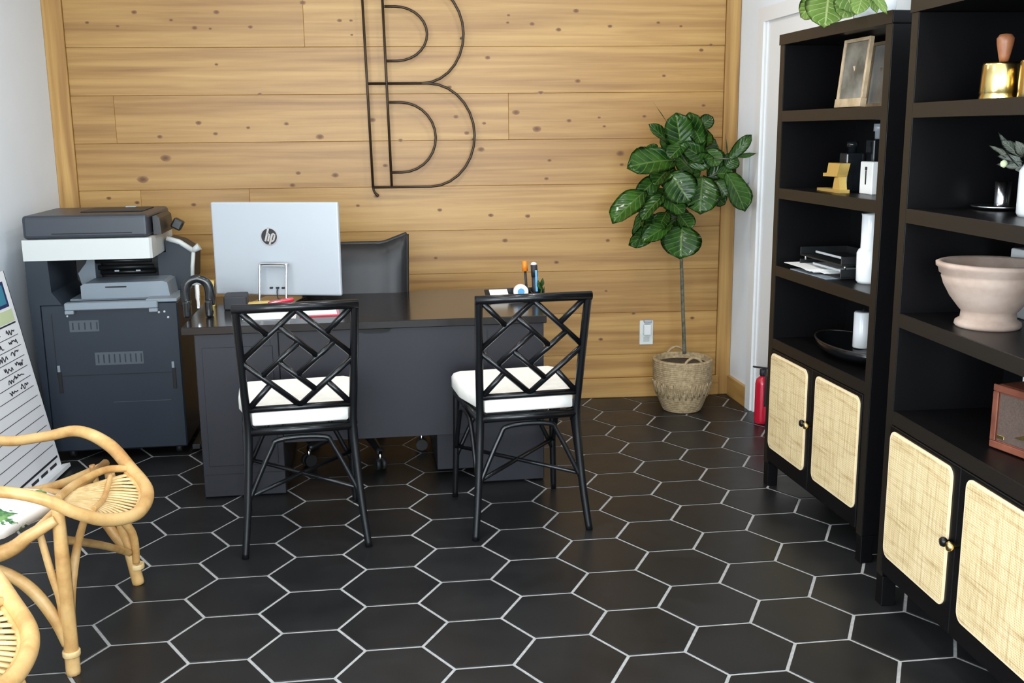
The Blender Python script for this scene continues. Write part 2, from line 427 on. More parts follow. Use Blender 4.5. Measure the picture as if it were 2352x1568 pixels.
for k, (cy, cx, q, whole) in enumerate(cells):
    if k < 290:
        if whole: link('tile', tile_me, fl, (cx, cy, 0))
        else:
            mx, my = sum(p[0] for p in q)/len(q), sum(p[1] for p in q)/len(q)
            tile_mb([(p[0]-mx, p[1]-my) for p in q]).build('tile', 'tile', fl, (mx, my, 0))
    else: tile_mb(q, rest)
ro = rest.build('tile_field', 'tile', fl); ro['kind'] = 'stuff'

wb = struct(MB().mm((XL-.1, YB+.018, 0), (xr(YB)+.1, YB+.12, CEIL)).build('wall_back', 'pine'))
wl = MB(); ya, yb_, za_, zb_ = .02, 1.98, .32, 2.42      # glazed opening in the left wall, beside the camera
wl.mm((XL-.12, YF-.1, 0), (XL, ya, CEIL)).mm((XL-.12, yb_, 0), (XL, YB+.12, CEIL)).mm((XL-.12, ya, 0), (XL, yb_, za_)).mm((XL-.12, ya, zb_), (XL, yb_, CEIL))
wl = struct(wl.build('wall_left', 'white_wall'))
w2 = struct(bpy.data.objects.new('window_2', None)); COL.objects.link(w2); w2.location = (XL-.06, (ya+yb_)/2, za_)
hw2, hh2 = (yb_-ya)/2, zb_-za_; fr = MB()
for p, q in (((-.03, -hw2, 0), (.03, -hw2+.05, hh2)), ((-.03, hw2-.05, 0), (.03, hw2, hh2)), ((-.03, -hw2+.05, 0), (.03, hw2-.05, .05)), ((-.03, -hw2+.05, hh2-.05), (.03, hw2-.05, hh2))): fr.mm(p, q)
fr.build('window_frame', 'printer_dark', w2)
MB().mm((-.003, -hw2+.05, .05), (.003, hw2-.05, hh2-.05)).build('pane', 'glass', w2)
wr = struct(MB().prism([(xr(YB+.12), YB+.12), (xr(YB+.12)+.12, YB+.12), (XRF+.12, YF-.1), (XRF, YF-.1)], 2, 0, CEIL).build('wall_right', 'white_wall'))
struct(MB().mm((XL-.1, YF-.1, CEIL), (XRF+.1, YB+.12, CEIL+.1)).build('ceiling', 'ceiling'))
# shop-front wall behind the camera, with one wide window
wf = MB(); x0, x1, z0, z1 = -1.72, 1.62, .38, 2.5
wf.mm((XL, YF-.1, 0), (x0, YF, CEIL)).mm((x1, YF-.1, 0), (XRF, YF, CEIL)).mm((x0, YF-.1, 0), (x1, YF, z0)).mm((x0, YF-.1, z1), (x1, YF, CEIL))
struct(wf.build('wall_front', 'white_wall'))
wn = struct(bpy.data.objects.new('window_1', None)); COL.objects.link(wn); wn.location = ((x0+x1)/2, YF-.05, z0)
hw, hh = (x1-x0)/2, z1-z0
fr = MB()
for a, b in (((-hw, -.03, 0), (-hw+.05, .03, hh)), ((hw-.05, -.03, 0), (hw, .03, hh)), ((-hw+.05, -.03, 0), (hw-.05, .03, .05)), ((-hw+.05, -.03, hh-.05), (hw-.05, .03, hh)), ((-.025, -.03, .05), (.025, .03, hh-.05))): fr.mm(a, b)
fr.build('window_frame', 'printer_dark', wn)
for sx in (-1, 1):
    MB().mm((min(sx*.025, sx*(hw-.05)), -.003, .05), (max(sx*.025, sx*(hw-.05)), .003, hh-.05)).build('pane', 'glass', wn)
for (x, y, p), where in zip(DOWNLIGHTS, ('nearest the fig tree', 'above the copier', 'above the near bookcase', 'above the rattan chairs', 'added in the middle of the ceiling to light the side walls')):
    d = thing('downlight', 'round recessed ceiling downlight '+where, 'light', (x, y, CEIL), 0, 'recessed ceiling downlights')
    MB().lathe([(.088, -.012), (.112, -.012), (.115, 0), (.088, 0)], 32).build('rim', 'trim_white', d)
    MB().lathe([(0.001, -.004), (.087, -.004), (.087, -.0005), (.001, -.0005)], 32).build('lens', 'lamp', d)

# pine planks on the back wall
PX0, PX1 = -1.838, 1.632
rows = [.112, .247, .489, .731, .970, 1.211, 1.456, 1.701, 1.944, 2.187, 2.43, 2.675, CEIL]
splits = {0: [], 1: [.85], 2: [-1.0], 3: [], 4: [-1.52, -.95], 5: [], 6: [-1.62, .45], 7: [], 8: [-.62], 9: [1.05], 10: [], 11: []}
planks = []
def chanf_board(dx, dz, dy, c=.0028):
    mb = MB(); mb.box((0, 0, 0), (dx, dy, dz), None, c); return mb
for r in range(len(rows)-1):
    xs = [PX0]+splits.get(r, [])+[PX1]
    for a, b in zip(xs, xs[1:]):
        za, zb = rows[r], rows[r+1]
        o = chanf_board(b-a-.0004, zb-za-.0008, .018, .0018).build('plank', 'pine', wb, ((a+b)/2, YB+.009+random.uniform(0, .0012), (za+zb)/2))
        planks.append((a, b, za, zb, o))
KN = [(308, 28, 9), (497, 28, 10), (393, 46, 7), (200, 52, 7), (270, 60, 7), (447, 64, 10), (483, 66, 6), (575, 62, 8), (695, 6, 10), (780, 47, 8), (497, 148, 6), (597, 216, 7),
      (456, 282, 10), (658, 284, 8), (367, 314, 9), (495, 307, 8), (570, 293, 7), (735, 314, 13), (380, 363, 17), (328, 412, 18), (685, 397, 9), (770, 402, 12), (672, 425, 10),
      (445, 470, 9), (250, 455, 8), (315, 465, 8), (806, 47, 6), (808, 80, 5), (1168, 35, 6), (1166, 52, 6), (1222, 55, 9), (1323, 25, 10), (1401, 60, 8), (1283, 68, 9), (1512, 52, 7), (1564, 60, 6),
      (1120, 132, 9), (1611, 115, 8), (1633, 103, 7), (1032, 200, 8), (1242, 213, 10), (1327, 186, 10), (1525, 174, 7), (1185, 258, 13), (1233, 296, 15), (1307, 277, 9), (1376, 270, 6), (1388, 290, 6), (1480, 267, 8),
      (1112, 283, 7), (1616, 242, 8), (1047, 268, 9), (1072, 305, 9), (1262, 368, 8), (1425, 352, 16), (1428, 378, 8), (1255, 410, 8), (1105, 343, 12), (1127, 494, 9), (1212, 496, 9), (1010, 482, 8),
      (920, 322, 8), (855, 275, 11), (885, 380, 9), (1396, 552, 8), (1278, 602, 9), (1001, 592, 8), (1160, 552, 10), (1455, 719, 8), (1380, 779, 8), (1590, 730, 8), (1047, 668, 6), (1392, 668, 6), (865, 450, 9), (822, 472, 7), (400, 520, 8)]
def pix_ray(px, py): return fw+rt*((px-1176)/F_PX)-ut*((py-784)/F_PX)
kn_me = []
for s in range(4):
    rnd = random.Random(50+s); mb = MB(); n = 14
    top = [(math.cos(2*PI*k/n)*(.85+.3*rnd.random()), 0, math.sin(2*PI*k/n)*(.8+.3*rnd.random())) for k in range(n)]
    c = mb.bm.verts.new((0, -.5, 0)); ring = [mb.bm.verts.new((p[0]*.55, -.45, p[2]*.55)) for p in top]; out = [mb.bm.verts.new(p) for p in top]
    for k in range(n):
        mb.bm.faces.new((c, ring[k], ring[(k+1) % n])); mb.bm.faces.new((ring[k], out[k], out[(k+1) % n], ring[(k+1) % n]))
    kn_me.append(mb.mesh('knot', 'knot'))
for k, (px, py, d) in enumerate(KN):
    ry = pix_ray(px, py); t = (YB-.0002)/ry.y; P = V((0, 0, CAM_H))+ry*t
    for a, b, za, zb, o in planks:
        if a < P.x < b and za < P.z < zb:
            kn = link('knot', kn_me[k % 4], o, (P.x-o.location.x, -.0092, P.z-o.location.z)); r = d/2*.00235*1.12
            kn.scale = (r*1.3, .0008, r*.85)
for nm, a, b in (('trim_1', XL+.001, PX0-.001), ('trim_2', PX1+.001, xr(YB)-.002)):
    struct(chanf_board(b-a, CEIL, .03, .002).build(nm, 'pine_v', None, ((a+b)/2, YB-.0145+.018, CEIL/2)))
struct(chanf_board(PX1-PX0+.03, .112, .022, .003).build('baseboard_back', 'pine', None, ((PX0+PX1)/2+.0, YB-.011, .056)))
# short wooden base board on the right wall up to the door casing
def wallR(y0, y1, za, zb, t0, t1, name, m, parent=None):
    mb = MB(); mb.prism([(xr(y0)-t1, y0), (xr(y0)-t0, y0), (xr(y1)-t0, y1), (xr(y1)-t1, y1)], 2, za, zb); return mb.build(name, m, parent)
struct(wallR(YB-.024, 5.40, 0, .112, 0, .02, 'baseboard_right', 'pine_y'))
dr = struct(bpy.data.objects.new('door_1', None)); COL.objects.link(dr)
wallR(5.39, 5.32, 0, 2.10, 0, .022, 'casing', 'trim_white', dr)
wallR(4.40, 4.33, 0, 2.10, 0, .022, 'casing', 'trim_white', dr)
wallR(5.32, 4.40, 2.03, 2.10, 0, .022, 'casing', 'trim_white', dr)
wallR(5.32, 5.295, 0, 2.03, 0, .012, 'jamb', 'trim_white', dr)
wallR(5.295, 4.40, .008, 2.03, 0, .004, 'door_slab', 'trim_white', dr)

# ------------------------------------------------------------------ pieces fixed to the walls
o = thing('power_outlet', 'white power outlet plate with plug-in adapter low on the pine wall', 'outlet', (1.224, YB, .372))
MB().box((0, -.004, 0), (.078, .008, .140), None, .003).build('plate', 'switch', o)
MB().box((0, -.024, .02), (.042, .034, .062), None, .006, 2).build('adapter', 'white_ceramic', o)
MB().box((.004, -.02, .068), (.045, .026, .02), None, .006, 2).build('adapter_cap', 'silver', o)
MB().box((0, -.0085, -.038), (.034, .002, .028), None, .001).build('socket', 'printer_white', o)
yt = 5.575
o = thing('wall_panel', 'white wall control with black screen behind the fig tree', 'control', (xr(yt), yt, 1.30), math.atan(.06))
MB().box((-.02, 0, 0), (.04, .16, .175), None, .008, 2).build('body', 'printer_white', o)
MB().box((-.0415, .045, -.005), (.003, .055, .11), None, .001).build('display', 'screen', o)

# B-shaped wire letter
bl = thing('letter_sign', 'large dark wire letter B mounted on the pine wall', 'sign', (0, YB, 0))
def wire(name, pts, closed=False, smooth=True):
    return MB().tube([(p[0], -.05, p[1]) for p in pts], .0068, 8, closed, smooth, 8).build(name, 'iron', bl)
def bowl(x0, xs, xm, z0, z1, n=14):
    zc, h = (z0+z1)/2, (z1-z0)/2
    return [(x0, z0)]+[(xs+(xm-xs)*math.cos(a), zc+h*math.sin(a)) for a in [-PI/2+PI*k/n for k in range(n+1)]]+[(x0, z1)]
wire('stem_wire', [(-.287, 1.212), (-.310, 2.26)], smooth=False)
wire('stem_wire', [(-.187, 1.212), (-.206, 2.26)], smooth=False)
wire('outer_bowl', bowl(-.290, .02, .263, 1.212, 1.753), smooth=False)
wire('outer_bowl', bowl(-.300, -.01, .213, 1.753, 2.26), smooth=False)
wire('inner_bowl', bowl(-.187, -.13, .055, 1.29, 1.656), smooth=False)
wire('inner_bowl', bowl(-.196, -.14, .022, 1.868, 2.142), smooth=False)
for x, z in ((-.288, 1.225), (-.205, 2.25), (.20, 1.985), (.255, 1.46)):
    MB().tube([(x, -.05, z), (x, -.002, z)], .005, 8, smooth=False).build('standoff', 'iron', bl)
MB().tube([(-.288, -.05, 1.225), (-.282, -.047, 1.19), (-.262, -.04, 1.165)], [.006, .006, .009], 8).build('hanging_hook', 'iron', bl)

# ------------------------------------------------------------------ desk
DYAW = .062
dk = thing('desk', 'dark charcoal office desk with two pedestals and modesty panel', 'desk', (-.96, 4.225, 0), DYAW)
MB().mm((-.045, -.02, .702), (1.455, .80, .735), .003).build('desk_top', 'desk_top', dk)
lp = MB().mm((0, 0, 0.004), (.335, .76, .7015), .003).build('pedestal', 'desk', dk)
MB().mm((.028, -.005, .14), (.31, 0, .645), .0015).build('raised_panel', 'desk', lp)
MB().mm((0, -.0015, .10), (.335, 0, .104)).build('plinth_line', 'slot', lp)
rp = MB().mm((1.165, 0, .004), (1.445, .76, .7015), .003).build('pedestal', 'desk', dk)
MB().mm((.985, .12, .03), (1.164, .74, .66), .003).build('drawer_unit', 'desk', dk)
MB().mm((.336, .004, .225), (1.160, .022, .7015), .0015).build('modesty_panel', 'desk', dk)
sl = MB(); sl.prism([(.655, .699), (.665, .686), (.69, .680), (.76, .680), (.79, .686), (.80, .699)], 1, .0005, .0038); sl.build('cable_slot', 'slot', dk)
MB().lathe([(0.0005, -.0022), (.005, -.002), (.006, 0), (.0005, 0)], 12).build('screw', 'steel', dk, (.965, .0018, .703)).rotation_euler = (-PI/2, 0, 0)
for x in (.30, 1.2): MB().mm((x, -.001, .30), (x+.004, 0, .68)).build('seam', 'slot', dk)

# ------------------------------------------------------------------ visitor chairs (Chippendale lattice backs)
def half(z): return .186+(.203-.186)*max(0, (z-.46)/.455)
def by(z): return .058-.092*max(0, (z-.46)/.455)**1.2
def make_chair():
    t = thing('lattice_chair', 'x', 'chair')
    for s in (-1, 1):
        MB().tube([(s*.222, 0, 0), (s*.205, .028, .16), (s*.193, .05, .32), (s*.186, .058, .46), (s*half(.6), by(.6), .6), (s*half(.76), by(.76), .76), (s*half(.915), by(.915), .922)], [.0135, .0145, .0155, .0155, .015, .015, .0145], 10).build('rear_leg', 'lacquer', t)
        MB().tube([(s*.214, .492, 0), (s*.207, .482, .22), (s*.204, .475, .46)], [.012, .0135, .0135], 10).build('front_leg', 'lacquer', t)
        MB().tube([(s*.19, .06, .452), (s*.204, .475, .452)], .0145, 10, smooth=False).build('seat_rail', 'lacquer', t)
        MB().tube([(s*.200, .05, .20), (s*.201, .15, .38), (s*.202, .21, .425), (s*.204, .33, .425), (s*.205, .39, .38), (s*.208, .478, .22)], .0095, 8).build('side_brace', 'lacquer', t)
    for y, h in ((.060, .19), (.475, .204)):
        MB().tube([(-h, y, .452), (h, y, .452)], .016, 10, smooth=False).build('seat_rail', 'lacquer', t)
    for y, dy in ((.036, .02), (.48, -.004)):
        MB().tube([(-.203, y, .19), (-.115, y+dy, .375), (-.075, y+dy*1.1, .418), (.075, y+dy*1.1, .418), (.115, y+dy, .375), (.203, y, .19)], .0095, 8).build('arch_brace', 'lacquer', t)
    MB().tube([(-.203, .04, .215), (.207, .48, .225)], .0085, 8, smooth=False).build('cross_stretcher', 'lacquer', t)
    MB().tube([(.203, .04, .215), (-.207, .48, .225)], .0085, 8, smooth=False).build('cross_stretcher', 'lacquer', t)
    MB().tube([(-half(.915)-.012, by(.915), .915), (half(.915)+.012, by(.915), .915)], .0165, 10, smooth=False).build('top_rail', 'lacquer', t)
    MB().tube([(-half(.538), by(.538), .538), (half(.538), by(.538), .538)], .012, 10, smooth=False).build('lower_rail', 'lacquer', t)
    zt, zm, zb = .905, .722, .545
    def Pab(a, b):
        u = a-b
        z = zt+(a+b)*(zm-zt) if a+b <= 1 else zm+(a+b-1)*(zb-zm)
        return V((u*half(z), by(z), z))
    def strut(p, q): MB().tube([p, q], .0108, 8, smooth=False).build('lattice_strut', 'lacquer', t)
    for (a, b), (c, d) in (((0, 0), (1, 0)), ((0, 0), (0, 1)), ((1, 0), (1, 1)), ((0, 1), (1, 1)), ((0, .31), (.66, .31)), ((.66, 0), (.66, .69)), ((.34, .69), (1, .69)), ((.34, .31), (.34, 1))):
        strut(Pab(a, b), Pab(c, d))
    for s in (-1, 1):
        strut(V((s*half(.9)*.93, by(.9), .905)), Pab(.5, 0) if s > 0 else Pab(0, .5))
        strut(V((s*half(.55)*.93, by(.55), .545)), Pab(1, .5) if s > 0 else Pab(.5, 1))
    # cushion
    cu = MB(); n = 8
    prof = [(0, .474, .97), (0, .480, 1.0), (0, .522, 1.0), (0, .536, .965), (0, .542, .90)]
    base = []
    out = [(-.168, .052), (.168, .052), (.222, .30), (.222, .475), (.205, .497), (-.205, .497), (-.222, .475), (-.222, .30)]
    c0 = V((0, .28, 0)); rings = []
    dense = []
    for i in range(len(out)):
        a, b = V((*out[i], 0)), V((*out[(i+1) % len(out)], 0))
        for k in range(4): dense.append(a.lerp(b, k/4))
    for _, z, sc in prof: rings.append([cu.bm.verts.new((c0.x+(p.x-c0.x)*sc, c0.y+(p.y-c0.y)*sc, z)) for p in dense])
    m = len(dense)
    for a, b in zip(rings, rings[1:]):
        for j in range(m): f = cu.bm.faces.new((a[j], a[(j+1) % m], b[(j+1) % m], b[j])); f.smooth = True
    f = cu.bm.faces.new(rings[-1]); cu.bm.faces.new(rings[0][::-1])
    cu.build('seat_cushion', 'cream', t, label='cream white padded seat cushion')
    return t
c1 = make_chair()
c1.location = (.369, 3.683, 0); c1.rotation_euler.z = .145
c1['label'] = 'black lattice-back chair with white cushion at the right end of the desk'; c1['group'] = 'visitor chairs facing the desk'
c2 = copy_tree(c1); c2.location = (-.466, 3.604, 0); c2.rotation_euler.z = .15
c2['label'] = 'black lattice-back chair with white cushion in front of the monitor'

# ------------------------------------------------------------------ office chair
oc = thing('office_chair', 'black leather office chair behind the desk, back above desk edge', 'chair', (-.345, 4.80, 0), PI+.05)
bk = MB(); nx, nz = 17, 9; W2 = .255
def bp(u, v, side):
    x = (u*2-1)*W2*(1-.06*(1-v)); edge = abs(u*2-1)
    z = .50+v*.47+.045*max(0, edge-.55)/.45*v**4
    groove = -.012*max(0, 1-abs(edge-.52)/.05) if side > 0 else 0
    y = -.27-.05*(v-.5)+.03*edge**2 + side*(.035*(1-edge**6)*(1-(2*v-1)**8)+.012+groove)
    return (x, y, z)
G = {}
for side in (1, -1):
    for i in range(nx):
        for j in range(nz): G[side, i, j] = bk.bm.verts.new(bp(i/(nx-1), j/(nz-1), side))
for side in (1, -1):
    for i in range(nx-1):
        for j in range(nz-1):
            f = bk.bm.faces.new((G[side, i, j], G[side, i+1, j], G[side, i+1, j+1], G[side, i, j+1])); f.smooth = True
bd = [(i, 0) for i in range(nx)]+[(nx-1, j) for j in range(1, nz)]+[(i, nz-1) for i in range(nx-2, -1, -1)]+[(0, j) for j in range(nz-2, 0, -1)]
for k in range(len(bd)):
    a, b = bd[k], bd[(k+1) % len(bd)]; bk.bm.faces.new((G[1, a[0], a[1]], G[1, b[0], b[1]], G[-1, b[0], b[1]], G[-1, a[0], a[1]]))
bko = bk.build('backrest', 'leather', oc)
MB().tube([bp(k/16, 1, 0) for k in range(17)], .011, 8, smooth=False).build('piping', 'leather', bko)
for s in (0, 1):
    MB().tube([bp(s, k/8, 0) for k in range(9)], .011, 8, smooth=False).build('piping', 'leather', bko)
MB().box((0, .0, .475), (.49, .48, .09), None, .035, 3).build('seat', 'leather', oc)
MB().tube([(0, -.22, .43), (0, -.30, .45), (0, -.315, .55), (0, -.31, .62)], .02, 8, flat=2).build('back_bracket', 'printer_dark', oc)
MB().lathe([(.02, .10), (.028, .12), (.028, .34), (.05, .36), (.06, .43)], 20).build('gas_column', 'printer_dark', oc)
for k in range(5):
    a = k*2*PI/5+.63
    d = V((math.cos(a), math.sin(a), 0))
    lg = MB().tube([d*.02+V((0, 0, .125)), d*.15+V((0, 0, .115)), d*.29+V((0, 0, .085))], [.026, .022, .016], 8).build('base_leg', 'printer_dark', oc)
    w = d.cross(V((0, 0, 1)))
    for q in (-.014, .014):
        c = d*.29+w*q+V((0, 0, .0285)); mb = MB()
        mb.tube([c-w*.009, c+w*.009], .028, 14, smooth=False); mb.build('caster_wheel', 'rubber', lg)
    MB().tube([d*.29+V((0, 0, .028)), d*.29+V((0, 0, .09))], .009, 8, smooth=False).build('caster_stem', 'chrome', lg)

# ------------------------------------------------------------------ all-in-one computer seen from behind
DT = .735
cm = thing('computer_monitor', 'silver white computer monitor seen from behind on the desk', 'monitor', (-.70, 4.86, DT), -.22)
pn = MB(); pn.box((0, 0, .242), (.612, .022, .432), None, .009, 3); pn.build('housing', 'silver', cm)
MB().box((0, .0135, .245), (.60, .005, .42), None, .001).build('screen', 'screen', cm)
st = MB(); ow, iw = .064, .056
prf = [(-ow, 0.0), (-ow, .168), (-ow+.012, .180), (ow-.012, .180), (ow, .168), (ow, 0.0)]
st.tube([(x, -.055-.03*(.18-z)/.18, z) for x, z in [(-ow, .006), (-ow, .09), (-ow, .165), (-ow+.008, .178), (0, .18), (ow-.008, .178), (ow, .165), (ow, .09), (ow, .006)]], .0065, 8)
st.build('stand_loop', 'steel', cm)
MB().mm((-.058, -.055, .165), (.058, -.010, .178), .003).build('stand_hinge', 'silver', cm)
MB().mm((-.066, -.10, .0), (.066, -.07, .008), .002).build('stand_foot', 'steel', cm)
MB().mm((-.10, -.08, .0), (.10, .09, .007), .002).build('stand_foot', 'steel', cm)
for x in (-.03, .0, .028):
    MB().box((x, -.016, .062+.004*x), (.014, .012, .008), None, .001).build('port_plug', 'ink', cm)
MB().tube([(0, -.018, .062), (.002, -.03, .04), (.006, -.032, .015), (.02, -.035, .010)], .003, 6).build('cable', 'ink', cm)
lg = MB(); lg.tube([(0, -.0112, 0), (0, -.0124, 0)], .040, 36, smooth=False); lgo = lg.build('logo', 'ink', cm, (-.028, 0, .300), label='round dark logo disc with silver slanted letters')
def stroke(pts, w):
    mb = MB()
    for a, b in zip(pts, pts[1:]):
        d = V((b[0]-a[0], b[1]-a[1])).normalized(); n = V((-d.y, d.x))*w/2
        mb.prism([(a[0]+n.x, a[1]+n.y), (a[0]-n.x, a[1]-n.y), (b[0]-n.x, b[1]-n.y), (b[0]+n.x, b[1]+n.y)], 1, -.0140, -.0122)
    return mb.build('logo_letter', 'steel', lgo)
stroke([(-.002, .040), (-.0195, -.022)], .0092); stroke([(-.0105, .010), (.0, .012), (.001, .006), (-.0065, -.022)], .0088)
stroke([(.0155, .012), (-.0005, -.040)], .0092); stroke([(.0155, .012), (.025, .011), (.027, .005), (.021, -.016), (.017, -.020), (.008, -.020)], .0085)
stroke([(math.cos(a)*.0395, math.sin(a)*.0395) for a in [2*PI*k/36 for k in range(37)]], .004)

# ------------------------------------------------------------------ things on the desk
def on_desk(px, py, z=DT):
    r = pix_ray(px, py); t = (z-CAM_H)/r.z; return V((0, 0, CAM_H))+r*t
P = (-.985, 4.46)
hs = thing('headset', 'glossy black arched headset standing on the left end of the desk', 'headset', (P[0], P[1], DT), .1)
MB().tube([(-.048, 0, .06), (-.05, 0, .13), (-.038, 0, .175), (0, 0, .195), (.038, 0, .175), (.05, 0, .13), (.048, 0, .06)], .013, 10, flat=1.6).build('headband', 'smoke', hs)
for s in (-1, 1):
    MB().box((s*.045, 0, .045), (.03, .075, .09), None, .012, 3).build('ear_cup', 'smoke', hs)
    MB().tube([(s*.0585, 0, .02), (s*.0605, 0, .10), (s*.0635, 0, .14)], .004, 6).build('gold_edge', 'brass', hs)
MB().box((0, .0, .105), (.018, .022, .13), None, .006, 2).build('chrome_band', 'chrome', hs)
hs.scale = (1, 1, .84)
o = tag(MB().box((0, 0, .0305), (.10, .14, .061), (0, 0, .1), .006, 2).build('tissue_box', 'ink', None, (-.865, 4.68, DT)), 'small black box on the desk left of the monitor', 'box')
o = tag(MB().box((0, 0, .055), (.02, .08, .11), (0, 0, .2), .002).build('card_box', 'yellow', None, (-.985, 4.76, DT)), 'orange and black upright box between headset and monitor', 'box')
MB().box((.0125, -.002, .05), (.004, .076, .09), (0, 0, .2), .001).build('spine', 'ink', o)
o = tag(MB().box((0, 0, .008), (.12, .06, .016), (0, 0, .3), .003).build('sticky_notes', 'yellow', None, (-.78, 4.72, DT)), 'yellow note pad under the monitor', 'notepad')
o = thing('stapler', 'small dark red stapler under the monitor', 'stapler', (-.665, 4.66, DT), .4)
MB().box((0, 0, .004), (.12, .032, .008), None, .002).build('base', 'ink', o); MB().box((0, 0, .026), (.115, .028, .018), (0, -.1, 0), .006, 2).build('arm', 'red', o)
for k, (x, y, rz, lab) in enumerate([(-.68, 4.43, .05, 'white paper sheets on the desk behind the left lattice chair')]):
    p = thing('paper_stack', lab, 'paper', (x, y, DT), rz)
    for q in range(4): MB().box((random.uniform(-.004, .004), random.uniform(-.004, .004), .0008+.0014*q), (.21, .15, .0011), (0, 0, random.uniform(-.05, .05))).build('sheet', 'paper', p)
o = thing('folder', 'red edged white folder lying on the desk beside the papers', 'folder', (-.475, 4.46, DT), .12)
MB().box((0, 0, .003), (.17, .13, .006), None, .001).build('cover', 'red', o); MB().box((-.005, -.004, .0075), (.155, .10, .003), None, .0005).build('page', 'paper', o)
# caddy with pens at the right end
o = thing('desk_caddy', 'black desk caddy at the right end of the desk', 'caddy', (.445, 4.72, DT), .06)
MB().box((0, 0, .003), (.16, .11, .006), None, .002).build('base', 'printer_dark', o)
for a, b in (((-.08, -.055, .006), (.08, -.05, .03)), ((-.08, .05, .006), (.08, .055, .05)), ((-.08, -.05, .006), (-.075, .05, .03)), ((.075, -.05, .006), (.08, .05, .05)), ((.02, -.05, .006), (.024, .05, .04))): MB().mm(a, b, .001).build('side', 'printer_dark', o)
o = thing('marker_pen', 'black and blue marker pen standing upright in the desk caddy', 'pen', (.490, 4.722, DT+.0065), 0)
MB().tube([(0, 0, 0), (-.004, 0, .10)], .014, 12, smooth=False).build('barrel', 'ink', o); MB().tube([(-.004, 0, .1005), (-.007, 0, .155)], .0155, 12, smooth=False).build('cap', 'ink', o)
MB().box((.003, -.0145, .082), (.011, .004, .10), (0, -.04, 0), .002).build('clip', 'blue', o)
MB().lathe([(.001, .012), (.011, .009), (.0155, 0), (.001, 0)], 14).build('end_cap', 'paper', o, (-.0075, 0, .156))
o = thing('highlighter', 'orange tipped pen leaning in the desk caddy', 'pen', (.452, 4.735, DT+.0065), 0)
MB().tube([(0, 0, 0), (-.008, 0, .125)], .006, 10, smooth=False).build('barrel', 'ink', o); MB().tube([(-.008, 0, .1255), (-.011, 0, .172)], [.013, .010], 12, smooth=False).build('cap', 'orange', o)
o = thing('tape_roll', 'white roll of tape propped beside the pens', 'tape', (.420, 4.712, DT+.0065), .1)
MB().tube([(0, -.012, .034), (0, .012, .034)], .034, 24, smooth=False).build('roll', 'white_ceramic', o)
MB().tube([(0, -.0135, .034), (0, .0135, .034)], .016, 20, smooth=False).build('core', 'blue', o)
o = thing('plant_sprig', 'tiny green sprig behind the marker pen', 'plant', (.512, 4.70, DT+.0065), 0)
for k in range(5):
    a = k*1.3; l = link('leaf', leaf_mesh('sprig', .05, .022, .2, .2, .03, k, 'fig_leaf', 'oval', 3, 4), o); l.matrix_local = leaf_matrix((0, 0, .01+.01*k), (.02*math.cos(a), .02*math.sin(a), .045+.011*k), (math.cos(a), math.sin(a)-.4, .4))
o = thing('note_holder', 'slanted dark note holder with a cream card on the desk', 'note holder', (.315, 4.72, DT), .1)
MB().box((0, .02, .022), (.11, .09, .006), (.45, 0, 0), .002).build('back_plate', 'printer_dark', o); MB().box((.008, .014, .028), (.085, .07, .003), (.45, 0, 0), .0005).build('card', 'cream', o)
MB().box((.0, .045, .015), (.02, .03, .03), None, .003).build('support', 'printer_dark', o)

# ------------------------------------------------------------------ copier
pc = thing('copier', 'slate grey floor-standing office copier with white scanner band', 'copier', (-1.765, 4.815, 0), .057)
MB().mm((-.005, 0, .045), (.60, .60, .742), .006).build('cabinet', 'printer', pc)
MB().prism([(-.052, .76), (-.052, .945), (.045, .945), (.05, .80), (.09, .742), (-.005, .742)], 1, .002, .60).build('side_column', 'printer', pc)
tp = MB(); tp.prism([(-.052, .76), (-.0052, .742), (-.0052, .06), (-.02, .05)], 1, .002, .59); tp.build('side_panel', 'printer', pc)
MB().mm((.046, .45, .742), (.60, .60, .945), .003).build('bay_back', 'printer_dark', pc)
MB().mm((.10, .10, .7425), (.60, .449, .752), .002).build('bay_floor', 'printer_grey', pc)
for z, y in ((.905, .30), (.868, .34), (.84, .38)):
    MB().tube([(.16, y, z), (.44, y, z)], .012, 8, smooth=False).build('roller_bar', 'printer_dark', pc)
for k, (x, z, y) in enumerate([(.27, .92, .285), (.37, .918, .285), (.27, .853, .32), (.37, .852, .32)]):
    MB().box((x, y, z), (.022, .006, .008), None, .001).build('roller_clip', 'silver', pc)
tr = MB().prism([(.155, .752), (.155, .815), (.175, .825), (.525, .828), (.545, .82), (.555, .752)], 1, .09, .30).build('output_tray', 'printer_grey', pc)
MB().mm((.265, .0885, .803), (.36, .0898, .809)).build('handle_slot', 'slot', tr)
MB().prism([(.10, .85), (.14, .90), (.15, .93), (.18, .93), (.18, .76), (.12, .76)], 1, .28, .40).build('paper_guide', 'printer_grey', pc)
lipo = MB(); lipo.mm((.105, -.022, .718), (.515, .03, .7515), .004).build('tray_lip', 'printer_grey', pc)
for x in (.105, .475): MB().mm((x, -.024, .700), (x+.04, .0, .7175), .003).build('tray_hinge', 'printer_grey', pc)
MB().mm((.46, -.004, .7425), (.60, .20, .758), .003).build('side_ledge', 'printer_grey', pc)
MB().prism([(.47, .755), (.47, .94), (.51, .94), (.51, 1.0), (.57, .982), (.635, .935), (.625, .80), (.60, .755)], 1, .30, .56).build('side_housing', 'printer', pc)
tw = MB()
tw.tube([(.52, .292, 1.008), (.58, .292, .988), (.640, .292, .945)], .013, 8, smooth=False)
tw.tube([(.642, .292, .945), (.632, .292, .87), (.627, .292, .795)], .010, 8, smooth=False)
tw.tube([(.638, .292, .945), (.672, .292, .965)], [.013, .019], 8, smooth=False)
tw.build('white_arm', 'printer_white', pc, label='white bracket arm on the copier side')
MB().box((.645, .292, .79), (.055, .03, .03), None, .008, 2).build('arm_foot', 'printer_white', pc)
